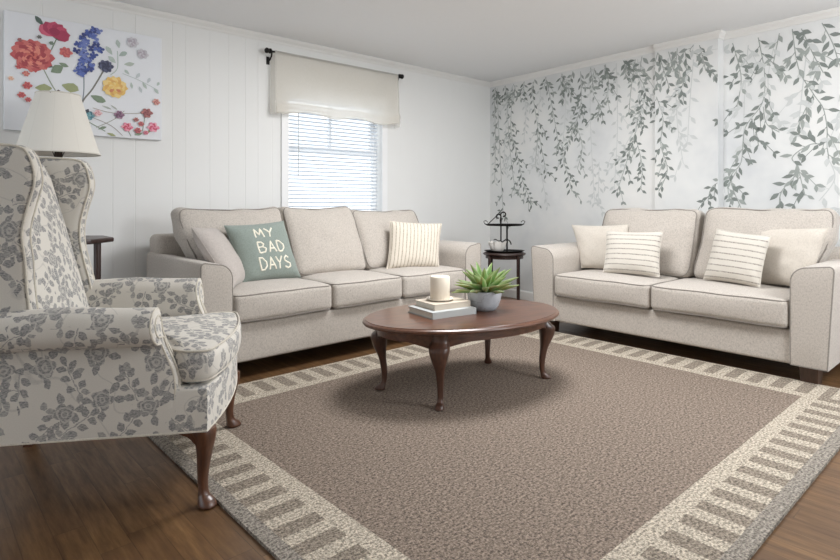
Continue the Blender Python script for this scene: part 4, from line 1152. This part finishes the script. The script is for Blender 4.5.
# outside back
P = [Vector(p) for p in [(-.34, .26), (.34, .26), (.345, .8), (.34, 1.10), (.26, 1.155), (0, 1.182), (-.26, 1.155), (-.34, 1.10), (-.345, .8)]]
c = MB(); slab(c, densify(P, .06), -.08, .02, .02, lambda a, b, d: (recl(b) - .10 + d - .04 * (1 if b < .5 else 0), a, b), caps=4); fab(c, 'outer_back')
# wings
wf = [(-.50, .60), (-.508, .66), (-.530, .74), (-.548, .82), (-.552, .90), (-.536, .98), (-.518, 1.05), (-.520, 1.10), (-.534, 1.15), (-.565, 1.175), (-.66, 1.182), (-.75, 1.18)]
for sg in (-1, 1):
    fr = [(a + (.036 * max(0, min(1, (b - .68) / .12)) if sg < 0 else -.058), b - (.006 if sg < 0 and b > 1.1 else 0)) for a, b in wf]
    P = [Vector(p) for p in spline([Vector(p) for p in fr], 3)] + [Vector(p) for p in [(-.84, 1.165), (-.85, 1.1), (-.81, .9), (-.77, .6)]]
    def wm(a, b, d, sg=sg):
        fl_ = .032 * max(0, min(1, (a + .72) / .2)) * max(0, min(1, (b - .66) / .25))
        return (a, sg * (.292 + d + fl_), b)
    c = MB(); slab(c, densify(P, .04), 0., .062, .026, wm, .0, .0, 5); wo = fab(c, 'wing')
    edge = spline([Vector(p) for p in fr], 4)
    for d in (.006, .056):
        c = MB(); c.tube([wm(p.x + (-.005), p.y - (.004 if p.y > 1.1 else 0), d) for p in edge], .004, 6); fab(c, 'piping', wo, M['floral_piping'])
# legs
lpf = lambda z0: [(z0, .014, .024, .022), (z0 + .006, .016, .030, .027), (z0 + .022, .010, .026, .023), (z0 + .04, -.002, .0165, .016), (z0 + .075, -.006, .0155, .0155), (z0 + .12, -.004, .018, .018), (z0 + .17, .002, .023, .023), (.215, .004, .031, .030), (.24, -.002, .039, .036), (.255, -.008, .043, .038)]
cab_leg('leg', M['chair_leg'], WC, -.012, -.312, (.75, -.66), lpf(0.)); cab_leg('leg', M['chair_leg'], WC, -.012, .312, (.75, .66), lpf(RT))
for sg in (-1, 1):
    c = MB(); rs = []
    for z, u, h_ in ((0, -.80, .017), (.12, -.755, .02), (.255, -.70, .024)):
        rs.append([(u - h_, sg * .30 - h_, z), (u + h_, sg * .30 - h_, z), (u + h_, sg * .30 + h_, z), (u - h_, sg * .30 + h_, z)])
    c.rings(rs); c.build('leg', M['chair_leg'], WC, smooth=30)
# ear pieces beside the front knees
for sg in (-1, 1):
    c = MB(); P = [Vector(p) for p in [(-.045, .252), (-.11, .252), (-.10, .243), (-.075, .232), (-.055, .215), (-.045, .20)]]
    slab(c, P, 0., .03, .004, lambda a, b, d, sg=sg: (a + .012, sg * (.30 + d), b), caps=2); c.build('knee_block', M['chair_leg'], WC)

# ------------------------------------------------------------------ light
def area(name, loc, rot, sx_, sy, power, col):
    l = bpy.data.lights.new(name, 'AREA'); l.shape = 'RECTANGLE'; l.size = sx_; l.size_y = sy; l.energy = power; l.color = col
    o = bpy.data.objects.new(name, l); o.location = loc; o.rotation_euler = rot; COL.objects.link(o); return o
area('ceiling_lamp', (2.6, 2.05, HC - .03), (0, 0, 0), .7, .7, 36, (.985, .99, 1.))
def bulb(name, loc, rad, power, col):
    l = bpy.data.lights.new(name, 'POINT'); l.shadow_soft_size = rad; l.energy = power; l.color = col
    o = bpy.data.objects.new(name, l); o.location = loc; COL.objects.link(o); return o
bulb('added_fill_light', (3.0, -.35, 1.75), .3, 58, (.98, .99, 1.))  # added soft fill out of view, brightens ceiling and walls; no lamp stands here
wd = bpy.data.worlds.new('daylight'); scene.world = wd; wd.use_nodes = True
bg = wd.node_tree.nodes['Background']; bg.inputs[0].default_value = (.88, .94, 1., 1); bg.inputs[1].default_value = 1.35

# ------------------------------------------------------------------ camera
cam = bpy.data.cameras.new('camera'); co = bpy.data.objects.new('camera', cam); COL.objects.link(co)
co.location = (0, 0, 1.0); co.rotation_euler = (R(90), 0, -math.atan2(.6743, .7385))
cam.sensor_width = 36; cam.lens = 36 * 568 / 840; cam.shift_y = -79 / 840; cam.clip_start = .02
scene.camera = co
scene.view_settings.view_transform = 'Standard'; scene.view_settings.look = 'None'
scene.view_settings.exposure = 0.52; scene.view_settings.gamma = 1.0; scene.view_settings.use_curve_mapping = False
